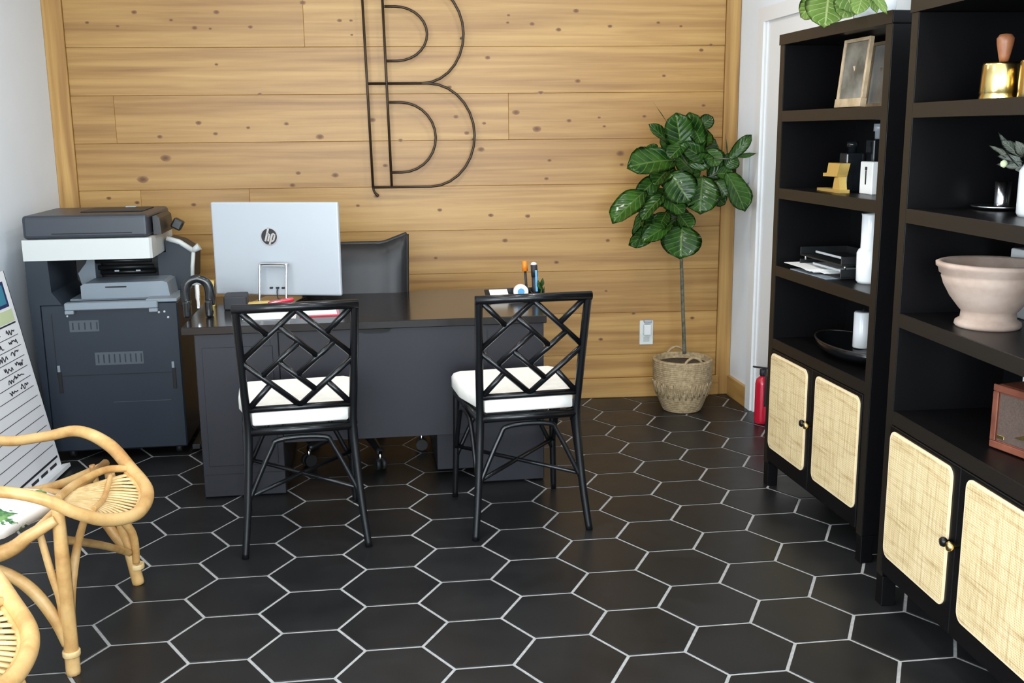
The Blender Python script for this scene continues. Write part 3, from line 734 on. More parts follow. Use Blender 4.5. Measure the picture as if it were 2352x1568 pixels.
sb = MB(); sb.prism([(-.056, .0), (.495, .0), (.505, .012), (.50, .56), (-.056, .56)], 2, .946, 1.040)
sb.build('scanner_band', 'printer_white', pc)
ld = MB(); ld.box((.218, .29, 1.094), (.545, .54, .106), None, .016, 3); ldo = ld.build('document_feeder', 'printer_lid', pc)
MB().mm((.07, .0175, 1.062), (.42, .0195, 1.066)).build('feeder_seam', 'slot', ldo)
MB().mm((.16, .18, 1.1472), (.44, .46, 1.152), .002).build('feeder_tray', 'printer', ldo)
MB().box((.34, .42, 1.1555), (.05, .03, .006), None, .002).build('paper_stop', 'silver', ldo)
MB().prism([(.499, 1.046), (.499, 1.13), (.515, 1.135), (.53, 1.12), (.535, 1.046)], 1, .10, .40).build('feeder_hinge', 'printer_dark', pc)
MB().box((.575, .30, 1.075), (.05, .05, .05), (0, .5, 0), .008, 2).build('control_panel', 'printer_dark', pc)
MB().mm((.04, -.0015, .408), (.56, .0, .411)).build('cover_seam', 'slot', pc)
MB().mm((.04, -.0015, .411), (.043, .0, .70)).build('cover_seam', 'slot', pc)
MB().mm((.28, -.0012, .275), (.54, .0, .277)).build('cover_seam', 'printer_label', pc)
for x in (.045, .555): MB().mm((x, -.004, .33), (x+.016, .0, .43), .001).build('latch_slot', 'slot', pc); MB().mm((x, -.006, .43), (x+.012, .0, .46), .001).build('latch', 'printer_grey', pc)
for a, b, n in (((.115, .615), (.245, .668), 5), ((.215, .455), (.43, .515), 9)):
    lb = MB().mm((a[0], -.0015, a[1]), (b[0], .0, b[1])).build('label_plate', 'printer_label', pc)
    for k in range(n):
        x = a[0]+.012+(b[0]-a[0]-.024)*k/(n-1); MB().mm((x, -.0022, a[1]+.01), (x+.006, -.0015, b[1]-.01)).build('label_bar', 'printer', lb)
for x, z in ((.11, .69), (.515, .695), (.54, .697), (.555, .67)):
    MB().lathe([(.001, -.003), (.005, -.003), (.006, 0), (.001, 0)], 10).build('button', 'silver', pc, (x, 0, z)).rotation_euler = (-PI/2, 0, 0)
for x in (.06, .55):
    for y in (.07, .53):
        mb = MB(); mb.tube([(x-.012, y, .024), (x+.012, y, .024)], .024, 14, smooth=False); mb.build('caster', 'rubber', pc)
MB().mm((.615, .02, .02), (.655, .30, .045), .004).build('outrigger_foot', 'printer_dark', pc)

# ------------------------------------------------------------------ leaning white board with printed list
bx0, bz1, by1, bwid = -1.700, .915, 4.70, .78
ang = math.atan2(.170, bz1)
wbd = thing('sign_board', 'white printed board with ruled lines leaning against the left wall', 'board', (bx0, by1, .004), 0)
Lb = math.hypot(.170, bz1)
MX = Matrix.Rotation(-ang, 4, 'Y')
def bpart(name, m, u0, u1, f0, f1, t0, t1, parent=None):
    mb = MB(); mb.mm((t0, -u1, Lb*(1-f1)), (t1, -u0, Lb*(1-f0))); bmesh.ops.transform(mb.bm, matrix=MX, verts=mb.bm.verts[:])
    return mb.build(name, m, parent or wbd)
panel = bpart('panel', 'board', 0, bwid, 0, 1, -.012, 0)
bpart('edge_strip', 'ink', -.004, 0, 0, 1, -.012, .001)
bpart('header_picture', 'navy', .045, .50, .045, .165, .0002, .0012); bpart('header_picture', 'teal', .065, .48, .06, .15, .0012, .0018)
bpart('header_band', 'pale_green', .03, .74, .178, .235, .0002, .0012)
bpart('header_rule', 'ink', .03, .74, .240, .247, .0002, .0012)
for k in range(12):
    f = .30+.0515*k; bpart('ruled_line', 'ink', .03+.012*(k < 6), .74, f, f+.0028, .0002, .0010)
bpart('footer_rule', 'ink', .02, .76, .925, .935, .0002, .0012)
for k in range(6): bpart('footer_text', 'ink', .05+.11*k, .13+.11*k, .952, .966, .0002, .0010)
bpart('bottom_ledge', 'trim_white', -.01, bwid+.01, .982, 1.0, .001, .035)
MB().mm((-.235, -.5, .60), (-.125, -.46, .64), .004).build('rear_support', 'trim_white', wbd)
rnd = random.Random(3)
for k in range(6):
    for w in range(2):
        u = .06+.12*w+rnd.uniform(0, .05); f = .296+.0515*k; pts = []
        for q in range(11):
            pts.append(V((.001, -(u+q*.0085), Lb*(1-f+.006+rnd.random()*.026))))
        pts = [MX @ p for p in pts]
        mb = MB(); mb.tube(pts, .0022, 5, sub=3); mb.build('handwriting', 'ink', wbd)

# ------------------------------------------------------------------ rattan lounge chairs
def make_rattan():
    O = V((-1.30, 3.08, 0))
    t = thing('rattan_chair', 'x', 'chair', O)
    L = lambda pts: [V(p)-O for p in pts]
    def tb(name, pts, r, m='rattan', n=10, sm=True, parent=None, sub=8, flat=1): return MB().tube(L(pts), r, n, False, sm, sub, flat).build(name, m, parent or t)
    hoop = [(-1.74, 3.40, .66), (-1.60, 3.43, .57), (-1.429, 3.425, .512), (-1.288, 3.42, .522), (-1.167, 3.40, .543), (-1.058, 3.35, .508), (-.965, 3.25, .455), (-.895, 3.15, .427), (-.868, 3.05, .415), (-.874, 2.94, .414), (-.925, 2.85, .436), (-.980, 2.775, .488), (-1.05, 2.735, .545), (-1.151, 2.72, .574), (-1.30, 2.72, .575), (-1.50, 2.73, .59), (-1.74, 2.76, .68)]
    tb('arm_pole', hoop, [.017]*4+[.019, .021, .021, .020, .019, .019, .019, .018, .017]+[.016]*4, n=12)
    # inner hoop and slatted seat front
    inner = [(-.975, 3.228, .449), (-.912, 3.138, .423), (-.890, 3.05, .411), (-.895, 2.95, .409), (-.938, 2.873, .427), (-.987, 2.805, .469)]
    tb('inner_rim', inner, .008, n=8)
    tb('seat_edge_pole', [(-.975, 3.245, .458), (-1.024, 3.19, .474), (-1.055, 3.05, .487), (-1.055, 2.92, .500), (-1.035, 2.80, .520)], .012, n=8)
    tb('divider_pole', [(-1.003, 3.165, .462), (-.975, 3.0, .448), (-.965, 2.87, .462)], .008, n=8)
    def lerpc(c, s):
        s = max(0, min(.9999, s))*(len(c)-1); i = int(s); return V(c[i]).lerp(V(c[i+1]), s-i)
    ed = [(-.985, 3.225, .452), (-1.024, 3.185, .468), (-1.055, 3.05, .480), (-1.055, 2.92, .490), (-1.035, 2.82, .500)]
    dv = [(-1.0, 3.19, .455), (-.985, 3.08, .446), (-.975, 3.0, .440), (-.968, 2.92, .448), (-.975, 2.84, .472)]
    tipc = [(-1.062, 2.98, .480), (-1.058, 2.90, .488), (-1.040, 2.85, .492), (-1.010, 2.805, .492)]
    for k in range(21):
        s = (k+.5)/21
        a, b, c = lerpc(tipc, s), lerpc(dv, s)-V((0, 0, .006)), lerpc(inner, s)
        tb('slat', [a, b, c], .0125, 'reed', 6, True, None, 3, .36)
    # seat rails, back hoop
    tb('seat_rail', [(-1.035, 2.775, .47), (-1.107, 2.76, .43), (-1.182, 2.76, .385), (-1.40, 2.76, .335), (-1.70, 2.76, .33)], [.014, .018, .022, .019, .016])
    tb('seat_rail', [(-1.10, 3.39, .42), (-1.25, 3.40, .36), (-1.40, 3.40, .335), (-1.70, 3.40, .33)], .015)
    tb('rear_rail', [(-1.70, 2.76, .33), (-1.70, 3.40, .33)], .016, sm=False)
    tb('front_rail', [(-1.09, 2.76, .44), (-1.09, 3.40, .43)], .014, sm=False)
    tb('back_hoop', [(-1.70, 2.76, .33), (-1.745, 2.75, .62), (-1.80, 2.80, .84), (-1.825, 2.95, .93), (-1.83, 3.08, .95), (-1.825, 3.21, .93), (-1.80, 3.36, .84), (-1.745, 3.41, .62), (-1.70, 3.40, .33)], .017)
    for k in range(9):
        y = 2.83+.5*k/8; zt = .90-.9*abs(y-3.08)**2*4*.25
        tb('back_slat', [(-1.70, y, .335), (-1.755, y, .6), (-1.815, y, zt)], .008, 'reed', 6, True, None, 3)
    # legs: bundles of poles with wrapped feet
    for fx, fy, tx, ty, s in ((-1.037, 2.795, -1.033, 2.79, -1), (-1.015, 3.395, -1.075, 3.385, 1)):
        tz = .50 if s < 0 else .40
        lg = tb('front_leg', [(tx, ty, tz), (tx+(fx-tx)*.3, ty+(fy-ty)*.3, tz*.66), (tx+(fx-tx)*.7, ty+(fy-ty)*.7, tz*.3), (fx, fy, .0)], [.016, .020, .020, .020], n=10)
        tb('brace', [(tx-.055, ty, .43), (tx-.035, ty, .31), (tx-.017, ty, .22), (fx-.016, fy, .10)], [.010, .011, .012, .011], parent=lg, n=8)
        tb('brace', [(-1.30, ty, .345), (-1.204, ty, .322), (-1.128, ty, .265), (-1.072, ty, .175), (fx-.010, fy, .09)], [.014, .016, .018, .018, .014], parent=lg, n=8)
        tb('brace', [(tx+.006, ty-s*.19, .40), (tx+.003, ty-s*.10, .33), (fx, fy-s*.03, .20), (fx+.002, fy-s*.012, .08)], [.011, .013, .014, .013], parent=lg, n=8)
        wr_ = MB()
        wr_.lathe([(.0235, .055), (.0245, .058), (.0245, .070), (.0235, .073)], 14, V((fx, fy, 0))-O); wr_.build('wrap', 'reed', lg)
    tb('front_stretcher', [(-1.036, 2.785, .405), (-1.045, 2.875, .37), (-1.04, 3.16, .235), (-1.03, 3.375, .12)], .0125, n=8)
    for y, fy in ((2.80, 2.78), (3.37, 3.38)):
        tb('rear_leg', [(-1.70, y, .33), (-1.73, fy, .18), (-1.80, fy, 0)], [.018, .018, .018])
    # cushion
    cu = MB(); n = 10; rows = []
    def cz(x): return .438 if x > -1.10 else .438+(x+1.10)*.16
    top, bot = {}, {}
    for i in range(n+1):
        for j in range(n+1):
            u, v = i/n, j/n; Q = V((-1.66, 2.80, 0)).lerp(V((-1.185, 2.75, 0)), u).lerp(V((-1.66, 3.32, 0)).lerp(V((-1.09, 2.985, 0)), u), v); x, y = Q.x, Q.y
            e = max(abs(2*u-1), abs(2*v-1)); h = .035*(1-e**5)+.012
            zb = .36+(x+1.68)*.105
            cx = -.02 if i == n and (j in (0, n)) else 0
            top[i, j] = cu.bm.verts.new((x-O.x+cx, y-O.y, zb+.035+h)); bot[i, j] = cu.bm.verts.new((x-O.x+cx, y-O.y, zb+.012-h*.2))
    for i in range(n):
        for j in range(n):
            for g, fl_ in ((top, False), (bot, True)):
                f = cu.bm.faces.new((g[i, j], g[i+1, j], g[i+1, j+1], g[i, j+1])); f.smooth = True
    bd = [(i, 0) for i in range(n)]+[(n, j) for j in range(n)]+[(i, n) for i in range(n, 0, -1)]+[(0, j) for j in range(n, 0, -1)]
    for k in range(len(bd)):
        a, b = bd[k], bd[(k+1) % len(bd)]; f = cu.bm.faces.new((top[a], top[b], bot[b], bot[a])); f.smooth = True
    cu.build('seat_cushion', 'leafprint', t, label='white cushion printed with green leaves')
    return t
ra = make_rattan()
ra['label'] = 'rattan lounge chair with leaf-print cushion, nearest the leaning board'; ra['group'] = 'rattan lounge chairs along the left wall'
rb = copy_tree(ra); rb.location = ra.location + V((-.004, -.965, 0)); rb.rotation_euler.z = .03
rb['label'] = 'rattan lounge chair cut off at the bottom left corner, only its slatted seat front showing'

# ------------------------------------------------------------------ fig tree in a basket
PT = V((1.362, 5.40, 0))
ft = thing('fig_tree', 'fiddle leaf fig tree in a woven basket by the pine wall', 'plant', PT)
bs = MB(); prof = []
nr = 26
for k in range(nr*3+1):
    t = k/(nr*3); z = t*.285
    r = .098+.05*min(1, t*1.9)**.8+.012*t
    prof.append((r+.0028*abs(math.sin(PI*nr*t)), z))
prof += [(.150, .290), (.146, .283), (.144, .255)]
bs.lathe([(.001, 0)]+prof, 56, rfun=lambda a, z: .0016*math.sin(a*28+z*330) if .005 < z < .28 else 0)
bso = bs.build('basket', 'basket', ft)
for k in range(15):
    a = -PI/2+(k-7)*.24; 
    zig = [(a-.09, .085), (a-.05, .165), (a, .10), (a+.05, .17)]
    rr = lambda z: .100+.05*min(1, z/.285*1.9)**.8+.012*z/.285+.003
    MB().tube([(rr(z)*math.cos(q), rr(z)*math.sin(q), z) for q, z in zig], .0042, 6, sub=3).build('woven_loop', 'basket', bso)
MB().lathe([(.001, .262), (.147, .255), (.147, .25), (.001, .25)], 32).build('soil', 'soil', ft)
for a in (-PI/2+.15, PI/2):
    c = V((math.cos(a), math.sin(a), 0))*.150; tn = V((-math.sin(a), math.cos(a), 0))
    MB().tube([c+tn*.05+V((0, 0, .25)), c+tn*.042+V((0, 0, .295)), c+V((0, 0, .318)), c-tn*.042+V((0, 0, .295)), c-tn*.05+V((0, 0, .25))], .007, 8).build('basket_handle', 'basket', bso)
def at(px, py, y):
    r = pix_ray(px, py); t = y/r.y; return V((0, 0, CAM_H))+r*t
stem = [at(1572, 812, 5.40), at(1569, 720, 5.40), at(1565, 600, 5.40), at(1562, 500, 5.40), at(1568, 420, 5.40), at(1562, 340, 5.41), at(1565, 300, 5.41)]
MB().tube([p-PT for p in stem], [.011, .010, .009, .009, .008, .006, .004], 8).build('trunk', 'stem', ft)
CR = lambda x, y: (x/3.92+1400, y/3.92+220)
LV = [  # base, tip (in the detail crop), width, depth at base, depth at tip, roll of the blade, curl
 ((650, 510), (610, 215), 200, 5.36, 5.33, .1, .05), ((820, 530), (720, 225), 190, 5.38, 5.36, -.5, .12), ((580, 470), (412, 285), 95, 5.40, 5.34, .5, .1),
 ((545, 290), (412, 62), 26, 5.42, 5.40, 1.2, .05), ((700, 240), (618, 128), 24, 5.44, 5.42, 1.2, .05), ((790, 300), (908, 205), 100, 5.42, 5.42, .2, .05),
 ((600, 580), (262, 590), 230, 5.38, 5.28, .25, .15), ((900, 590), (705, 470), 120, 5.34, 5.28, -.3, .2), ((700, 620), (895, 575), 120, 5.35, 5.30, .6, .2),
 ((545, 690), (690, 900), 230, 5.32, 5.24, .1, .18), ((840, 720), (815, 995), 255, 5.34, 5.27, 0, .12), ((1050, 690), (1215, 965), 190, 5.30, 5.24, -.5, .15),
 ((880, 740), (1090, 590), 130, 5.38, 5.36, .3, .1), ((900, 750), (1150, 885), 80, 5.42, 5.40, -.7, .1), ((1065, 580), (1245, 388), 85, 5.30, 5.28, .3, .05),
 ((1120, 540), (1318, 545), 50, 5.30, 5.28, .9, .25), ((1062, 570), (1052, 345), 30, 5.42, 5.42, 1.2, .05), ((330, 850), (72, 1070), 190, 5.36, 5.28, .3, .1),
 ((450, 720), (285, 880), 130, 5.40, 5.36, -.3, .1), ((500, 890), (312, 1040), 130, 5.32, 5.25, .5, .2), ((470, 890), (640, 1010), 180, 5.33, 5.26, -.4, .2),
 ((580, 1140), (345, 1260), 130, 5.33, 5.26, .2, .15), ((430, 1150), (235, 1315), 130, 5.38, 5.32, -.6, .1), ((655, 1165), (640, 1405), 270, 5.33, 5.26, 0, .12),
 ((300, 1040), (245, 1250), 95, 5.38, 5.34, .6, .1), ((900, 850), (1020, 955), 120, 5.40, 5.38, -.2, .1), ((700, 860), (560, 1000), 170, 5.44, 5.42, .4, .1),
 ((620, 640), (760, 760), 190, 5.42, 5.40, -.2, .1), ((780, 560), (930, 420), 160, 5.46, 5.46, .3, .1), ((560, 1000), (640, 1150), 170, 5.45, 5.42, .2, .1),
 ((860, 640), (1000, 520), 140, 5.45, 5.45, .1, .1), ((430, 560), (360, 470), 110, 5.42, 5.40, .4, .1), ((960, 700), (1090, 700), 120, 5.34, 5.32, -.3, .1), ((420, 960), (260, 960), 150, 5.42, 5.40, -.5, .1),
 ((640, 520), (500, 380), 170, 5.43, 5.42, .2, .1), ((760, 480), (860, 330), 190, 5.44, 5.44, -.2, .1), ((620, 760), (440, 700), 200, 5.42, 5.40, .2, .1), ((760, 700), (640, 560), 200, 5.41, 5.38, .3, .1),
 ((820, 780), (700, 900), 200, 5.41, 5.38, -.2, .1), ((560, 860), (430, 960), 180, 5.41, 5.38, .3, .1), ((900, 600), (1010, 700), 170, 5.42, 5.40, .2, .1), ((480, 1080), (360, 1180), 140, 5.41, 5.39, .3, .1), ((640, 1080), (520, 1130), 150, 5.42, 5.40, -.3, .1), ((1040, 640), (1130, 560), 120, 5.34, 5.33, .2, .1),
 ((560, 640), (420, 760), 170, 5.37, 5.33, .4, .15), ((880, 480), (960, 600), 150, 5.36, 5.31, -.3, .15), ((700, 420), (560, 520), 150, 5.34, 5.29, .5, .15), ((760, 880), (620, 960), 170, 5.36, 5.32, .3, .15),
 ((960, 760), (1040, 880), 150, 5.34, 5.30, .2, .15), ((400, 880), (300, 1000), 150, 5.36, 5.32, .3, .15), ((520, 1040), (440, 1180), 150, 5.35, 5.31, .5, .15), ((620, 1060), (720, 1180), 150, 5.37, 5.34, -.4, .15), ((760, 300), (820, 400), 130, 5.37, 5.33, -.4, .15)]
for k, (b, t, w, yb, yt_, roll, curl) in enumerate(LV):
    B, T = at(*CR(*b), yb), at(*CR(*t), yt_)
    Ln = (T-B).length; wd = w/3.92*.00228*(1.52 if w > 60 else 1.1)
    me = leaf_mesh('fig_leaf', Ln*(1.2 if w > 60 else 1.04), wd, curl, .28 if wd > .05 else .1, .07 if wd > .05 else .01, k, 'fig_leaf', 'fiddle' if wd > .05 else 'oval')
    o = link('leaf', me, ft)
    view = (V((0, 0, CAM_H))-B).normalized(); ax = (T-B).normalized()
    nrm = Quaternion(ax, roll) @ (view+V((0, 0, .35)))
    o.matrix_local = Matrix.Translation(-PT) @ leaf_matrix(B, T, nrm)
    near = min(stem[3:], key=lambda p: (p-B).length)
    if (near-B).length > .03 and k % 2 == 0:
        MB().tube([near-PT, (near+B)/2-PT+V((0, 0, -.01)), B-PT+(T-B)*.06], .004, 6, sub=3).build('petiole', 'stem', ft)

# ------------------------------------------------------------------ black bookcases with cane doors
BZ = [.645, .95, 1.265, 1.57]; BH = 1.865
def bookcase(origin, direc, Wd, D, label):
    rz = math.atan2(direc[1], direc[0])           # local x runs along the front from far end to near end; local y goes into the wall
    t = thing('bookcase', label, 'bookcase', (*origin, 0), rz, 'pair of black bookcases with cane doors')
    pw = .04
    for a in (0, Wd-pw):
        MB().mm((a, 0, .10), (a+pw, D, BH-.0405), .002).build('side_panel', 'black_wood', t)
        for y in (0, D-.045): MB().mm((a, y, 0), (a+pw+.006*(a == 0)-.0*(a > 0), y+.045, .0995), .002).build('leg', 'black_wood', t)
    MB().mm((-.004, -.004, BH-.04), (Wd+.004, D, BH), .003).build('top_board', 'black_wood', t)
    MB().mm((pw, D-.012, .10), (Wd-pw, D, BH-.0405)).build('back_panel', 'black_wood', t)
    for z in BZ: MB().mm((pw+.0005, .001, z-.042), (Wd-pw-.0005, D-.0125, z), .002).build('shelf', 'black_wood', t)
    MB().mm((pw+.0005, .012, .10), (Wd-pw-.0005, D-.0125, .14), .002).build('bottom_board', 'black_wood', t)
    for a in (0, Wd-pw): MB().mm((a, -.0015, .10), (a+pw, -.0002, BH-.0405)).build('lit_edge_strip', 'rim_and_lit_edge', t)  # thin strips that paint the lit front edges onto the wood
    MB().mm((-.004, -.0055, BH-.04), (Wd+.004, -.0042, BH)).build('lit_edge_strip', 'rim_and_lit_edge', t)
    for z in BZ: MB().mm((pw+.0005, -.0012, z-.042), (Wd-pw-.0005, .0008, z-.0005)).build('lit_edge_strip', 'rim_and_lit_edge', t)
    dw = (Wd-2*pw)/2
    for k in (0, 1):
        xa = pw+k*dw+.0012; xb = xa+dw-.0024; za, zb = .118, .6005
        d = MB().mm((xa, -.006, za), (xb, .0115, zb), .002).build('door', 'black_wood', t)
        xi, xo = (xa+.010, xb-.034) if k == 0 else (xa+.034, xb-.010)
        zi, zo = za+.062, zb-.012
        MB().prism(rrect(xi, xo, zi, zo, .03), 1, -.0095, -.0062).build('panel_trim', 'cane_trim', d)
        cp_ = MB(); cx, cz = (xi+xo)/2, (zi+zo)/2; hx_, hz_ = (xo-xi)/2-.008, (zo-zi)/2-.008
        cp_.prism(rrect(-hx_, hx_, -hz_, hz_, .024), 1, -.0115, -.0092); cp_.build('cane_panel', 'cane', d, (cx, 0, cz))
        kx = xb-.016 if k == 0 else xa+.016
        kb = MB(); kb.lathe([(.0055, 0), (.0055, .014), (.013, .02), (.0145, .027), (.011, .033), (.001, .035)], 16); ko = kb.build('knob', 'lacquer' if k == 0 else 'brass', d, (kx, -.006, .385)); ko.rotation_euler = (PI/2, 0, 0)
    return t
e1 = V((.065, -.87, 0)).normalized()
B1 = bookcase((1.42, 4.172), e1, .872, .33, 'black bookcase with cane doors, next to the white door casing')
B2 = bookcase((1.415, 3.02), V((.012, -1, 0)).normalized(), .93, .36, 'black bookcase with cane doors, nearest the camera at the right edge')

# ------------------------------------------------------------------ things on the far bookcase
Z1, Z3, Z2, Z4 = BZ
def frame(label, loc, rz, w, h, bot, pic, tilt=.10, fm='frame_wood'):
    t = thing('picture_frame', label, 'picture frame', loc, rz); R_ = Matrix.Rotation(-tilt, 4, 'X')
    b = .012
    def pt(name, m, a, c, par=None):
        mb = MB(); mb.mm(a, c, .001); bmesh.ops.transform(mb.bm, matrix=R_, verts=mb.bm.verts[:]); return mb.build(name, m, par or t)
    pt('side', fm, (-w/2, -.008, bot), (-w/2+b, .008, h)); pt('side', fm, (w/2-b, -.008, bot), (w/2, .008, h))
    pt('top', fm, (-w/2+b, -.008, h-b), (w/2-b, .008, h)); pt('base', fm, (-w/2, -.012, .0), (w/2, .012, bot))
    pt('picture', pic, (-w/2+b, -.002, bot), (w/2-b, .004, h-b))
    mb = MB(); mb.tube([(0, .01, h*.6), (0, .05, .004)], .005, 6, smooth=False); mb.build('easel_leg', fm, t)
    return t
RZX = -PI/2            # faces the room (-X)
frame('pale wooden photo frame, front one on the far bookcase top shelf', (1.505, 3.662, Z4+.002), RZX+.07, .195, .238, .030, 'photo')
frame('smaller pale frame standing behind the larger one, far bookcase top shelf', (1.640, 3.745, Z4+.002), RZX+.07, .16, .235, .014, 'photo_pale')
o = thing('gold_ornament', 'gold folded stand ornament on the far bookcase', 'ornament', (1.535, 3.85, Z2), RZX)
gs = [(-.10, 0.0), (.10, 0.0), (.10, .012), (-.03, .016), (-.01, .05), (-.06, .056), (-.06, .066), (-.01, .066), (.02, .105), (.09, .105), (.085, .092), (.05, .055), (.105, .012)]
MB().prism([(-.11, 0), (.11, 0), (.11, .012), (-.11, .010)], 1, -.02, .02).build('foot', 'gold', o)
MB().prism([(.03, .0121), (.10, .0121), (.085, .058), (.045, .055)], 1, -.014, .014).build('neck', 'gold', o)
MB().prism([(-.055, .056), (.08, .0585), (.105, .108), (-.005, .108), (-.02, .070), (-.055, .068)], 1, -.02, .02).build('cradle', 'gold', o)
def bottle(label, loc, w, h, hc, m, capm):
    t = thing('bottle', label, 'bottle', loc)
    MB().box((0, 0, h/2), (w, w, h), None, .006, 2).build('body', m, t)
    MB().lathe([(w*.22, h), (w*.22, h+hc*.5), (w*.3, h+hc*.5), (w*.3, h+hc), (.001, h+hc)], 16).build('cap', capm, t); return t
bottle('short smoked grey bottle on the far bookcase', (1.595, 3.832, Z2), .07, .145, .04, 'smoke', 'smoke')
bottle('tall dark bottle with pale cap on the far bookcase', (1.675, 3.785, Z2), .07, .195, .055, 'smoke', 'silver')
o = thing('card_box', 'small white box with a black mark on the far bookcase', 'box', (1.60, 3.662, Z2), RZX)
MB().box((0, 0, .058), (.105, .04, .116), None, .003).build('box', 'paper', o); MB().box((.0, -.0206, .06), (.010, .001, .05)).build('mark', 'ink', o); MB().box((.0, -.0206, .092), (.018, .001, .012)).build('mark', 'ink', o)
o = thing('letter_tray', 'black two-tier letter tray holding white papers', 'letter tray', (1.60, 3.865, Z3), RZX+.07)
for k, z in enumerate((.004, .052)):
    MB().box((0, 0, z+.003), (.36, .20, .006), None, .001).build('tray_floor', 'printer_dark', o)
    for a, b in (((-.18, -.10, z+.006), (-.174, .10, z+.034)), ((.174, -.10, z+.006), (.18, .10, z+.034)), ((-.174, .094, z+.006), (.174, .10, z+.034))): MB().mm(a, b, .001).build('tray_wall', 'printer_dark', o)
    MB().mm((-.06+.02*k, -.10, z+.026), (.174, -.094, z+.034), .001).build('tray_lip', 'silver', o)
for x in (-.17, .17):
    MB().tube([(x, -.08, .035), (x, -.08, .056)], .005, 6, smooth=False).build('tray_post', 'steel', o)
for k in range(5):
    p = tag(MB().box((0, 0, 0), (.24, .19, .0016), (0, 0, random.uniform(-.18, .18))).build('paper_sheet', 'paper', None, (1.585-.012*k, 3.905+.012*k, Z3+.0115+.0022*k)), 'white paper sheet lying in the letter tray', 'paper', 'papers in the letter tray')
    p.rotation_euler.z = RZX
o = tag(MB().box((0, 0, .0018), (.30, .19, .0036), (0, 0, RZX+.1), .001).build('blue_folder', 'printer_grey', None, (1.545, 3.86, Z3)), 'pale blue grey folder under the letter tray', 'folder')
o = thing('white_vase', 'white shouldered ceramic vase beside the letter tray', 'vase', (1.585, 3.60, Z3))
MB().lathe([(.038, 0), (.044, .01), (.046, .11), (.04, .122), (.034, .127), (.034, .24), (.036, .25), (.030, .25), (.028, .13), (.001, .12)], 28).build('body', 'white_ceramic', o)
o = thing('oval_tray', 'black oval serving tray on the lowest open shelf', 'tray', (1.60, 3.73, Z1))
mb = MB(); mb.lathe([(.085, 0), (.15, .03), (.165, .060), (.157, .060), (.14, .032), (.001, .012)], 36); mo = mb.build('bowl', 'lacquer', o); mo.scale = (.75, 1.5, 1)
mb = MB(); mb.tube([(.161*.75*math.cos(a), .161*1.5*math.sin(a), .060) for a in [2*PI*k/28 for k in range(28)]], .004, 6, closed=True, sub=1); mb.build('rim', 'rim_and_lit_edge', o)
o = thing('white_candle', 'white pillar candle in the tray on the lowest open shelf', 'candle', (1.662, 3.80, BZ[0]+.024))
MB().lathe([(.034, 0), (.035, .004), (.035, .135), (.032, .139), (.001, .136)], 20).build('wax', 'white_ceramic', o); MB().tube([(0, 0, .137), (.001, 0, .150)], .0012, 6, smooth=False).build('wick', 'ink', o)

# plant on top of the far bookcase
tpn = thing('trailing_plant', 'lime green leafy plant on top of the far bookcase', 'plant', (1.60, 3.72, BH))
MB().lathe([(.05, 0), (.07, .02), (.08, .10), (.075, .10), (.068, .09), (.001, .085)], 24).build('pot', 'white_ceramic', tpn)
rnd = random.Random(11)
TL_ = [((1890, -12), (1832, 40), .085), ((1905, -20), (1895, 52), .16), ((1960, -15), (1935, 36), .10), ((1985, -20), (1970, 25), .07), ((1930, -30), (1960, 10), .09), ((2000, -25), (2012, 14), .035), ((1990, -30), (2030, 6), .035)]
for k, (b, t, w) in enumerate(TL_):
    def atx(px, py, x):
        r = pix_ray(px, py); q = x/r.x; return V((0, 0, CAM_H))+r*q
    B, T = atx(*b, 1.48), atx(*t, 1.425)
    me = leaf_mesh('lime_leaf', (T-B).length, w, .12, .2, .03, 200+k, 'pale_leaf', 'round')
    l = link('leaf', me, tpn); view = (V((0, 0, CAM_H))-B).normalized()
    l.matrix_local = Matrix.Translation(-V((1.60, 3.72, BH))) @ leaf_matrix(B, T, view+V((0, 0, .3)))
    MB().tube([V((0, 0, .09)), (B-V((1.60, 3.72, BH)))*.6+V((0, 0, .09)), B-V((1.60, 3.72, BH))], .003, 6, sub=4).build('stalk', 'stem', tpn)
for k in range(7):
    a = -.3+k*.55; B = V((.03*math.cos(a), .03*math.sin(a), .10)); T = V((.12*math.cos(a), .12*math.sin(a), .22))
    l = link('leaf', leaf_mesh('lime_leaf', .17, .11, .15, .2, .03, 300+k, 'pale_leaf', 'round'), tpn); l.matrix_local = leaf_matrix(B, T, (-math.cos(a), -math.sin(a), 1))

# ------------------------------------------------------------------ things on the near bookcase
o = thing('brass_bell', 'brass desk bell with turned wooden handle on the near bookcase', 'bell', (1.53, 2.715, Z4))
MB().lathe([(.055, 0), (.056, .004), (.053, .014), (.055, .018), (.051, .09), (.048, .096), (.001, .098)], 36).build('body', 'brass', o)
MB().lathe([(.011, .098), (.014, .11), (.021, .145), (.022, .158), (.015, .168), (.001, .170)], 24).build('handle', 'walnut', o)
o = thing('brass_pot', 'dim brass canister beside the bell at the right edge', 'canister', (1.56, 2.59, Z4))
MB().lathe([(.05, 0), (.051, .004), (.049, .09), (.047, .095), (.001, .096)], 32).build('body', 'brass', o); MB().lathe([(.03, .096), (.028, .104), (.001, .106)], 24).build('lid', 'brass', o)
o = thing('candle_holder', 'small pewter candle holder with saucer on the near bookcase', 'candle holder', (1.655, 2.885, Z2))
MB().lathe([(.05, 0), (.078, .006), (.085, .012), (.08, .012), (.05, .007), (.001, .007)], 36).build('saucer', 'steel', o)
MB().lathe([(.022, .0075), (.021, .02), (.023, .08), (.019, .08), (.017, .03), (.001, .028)], 24).build('cup', 'steel', o)
VB = V((1.625, 2.632, Z2))
o = thing('branch_vase', 'white vase with olive sprigs at the right edge, near bookcase', 'vase', VB)
MB().lathe([(.06, 0), (.065, .01), (.065, .12), (.05, .145), (.035, .155), (.030, .150), (.001, .14)], 28).build('body', 'white_ceramic', o)
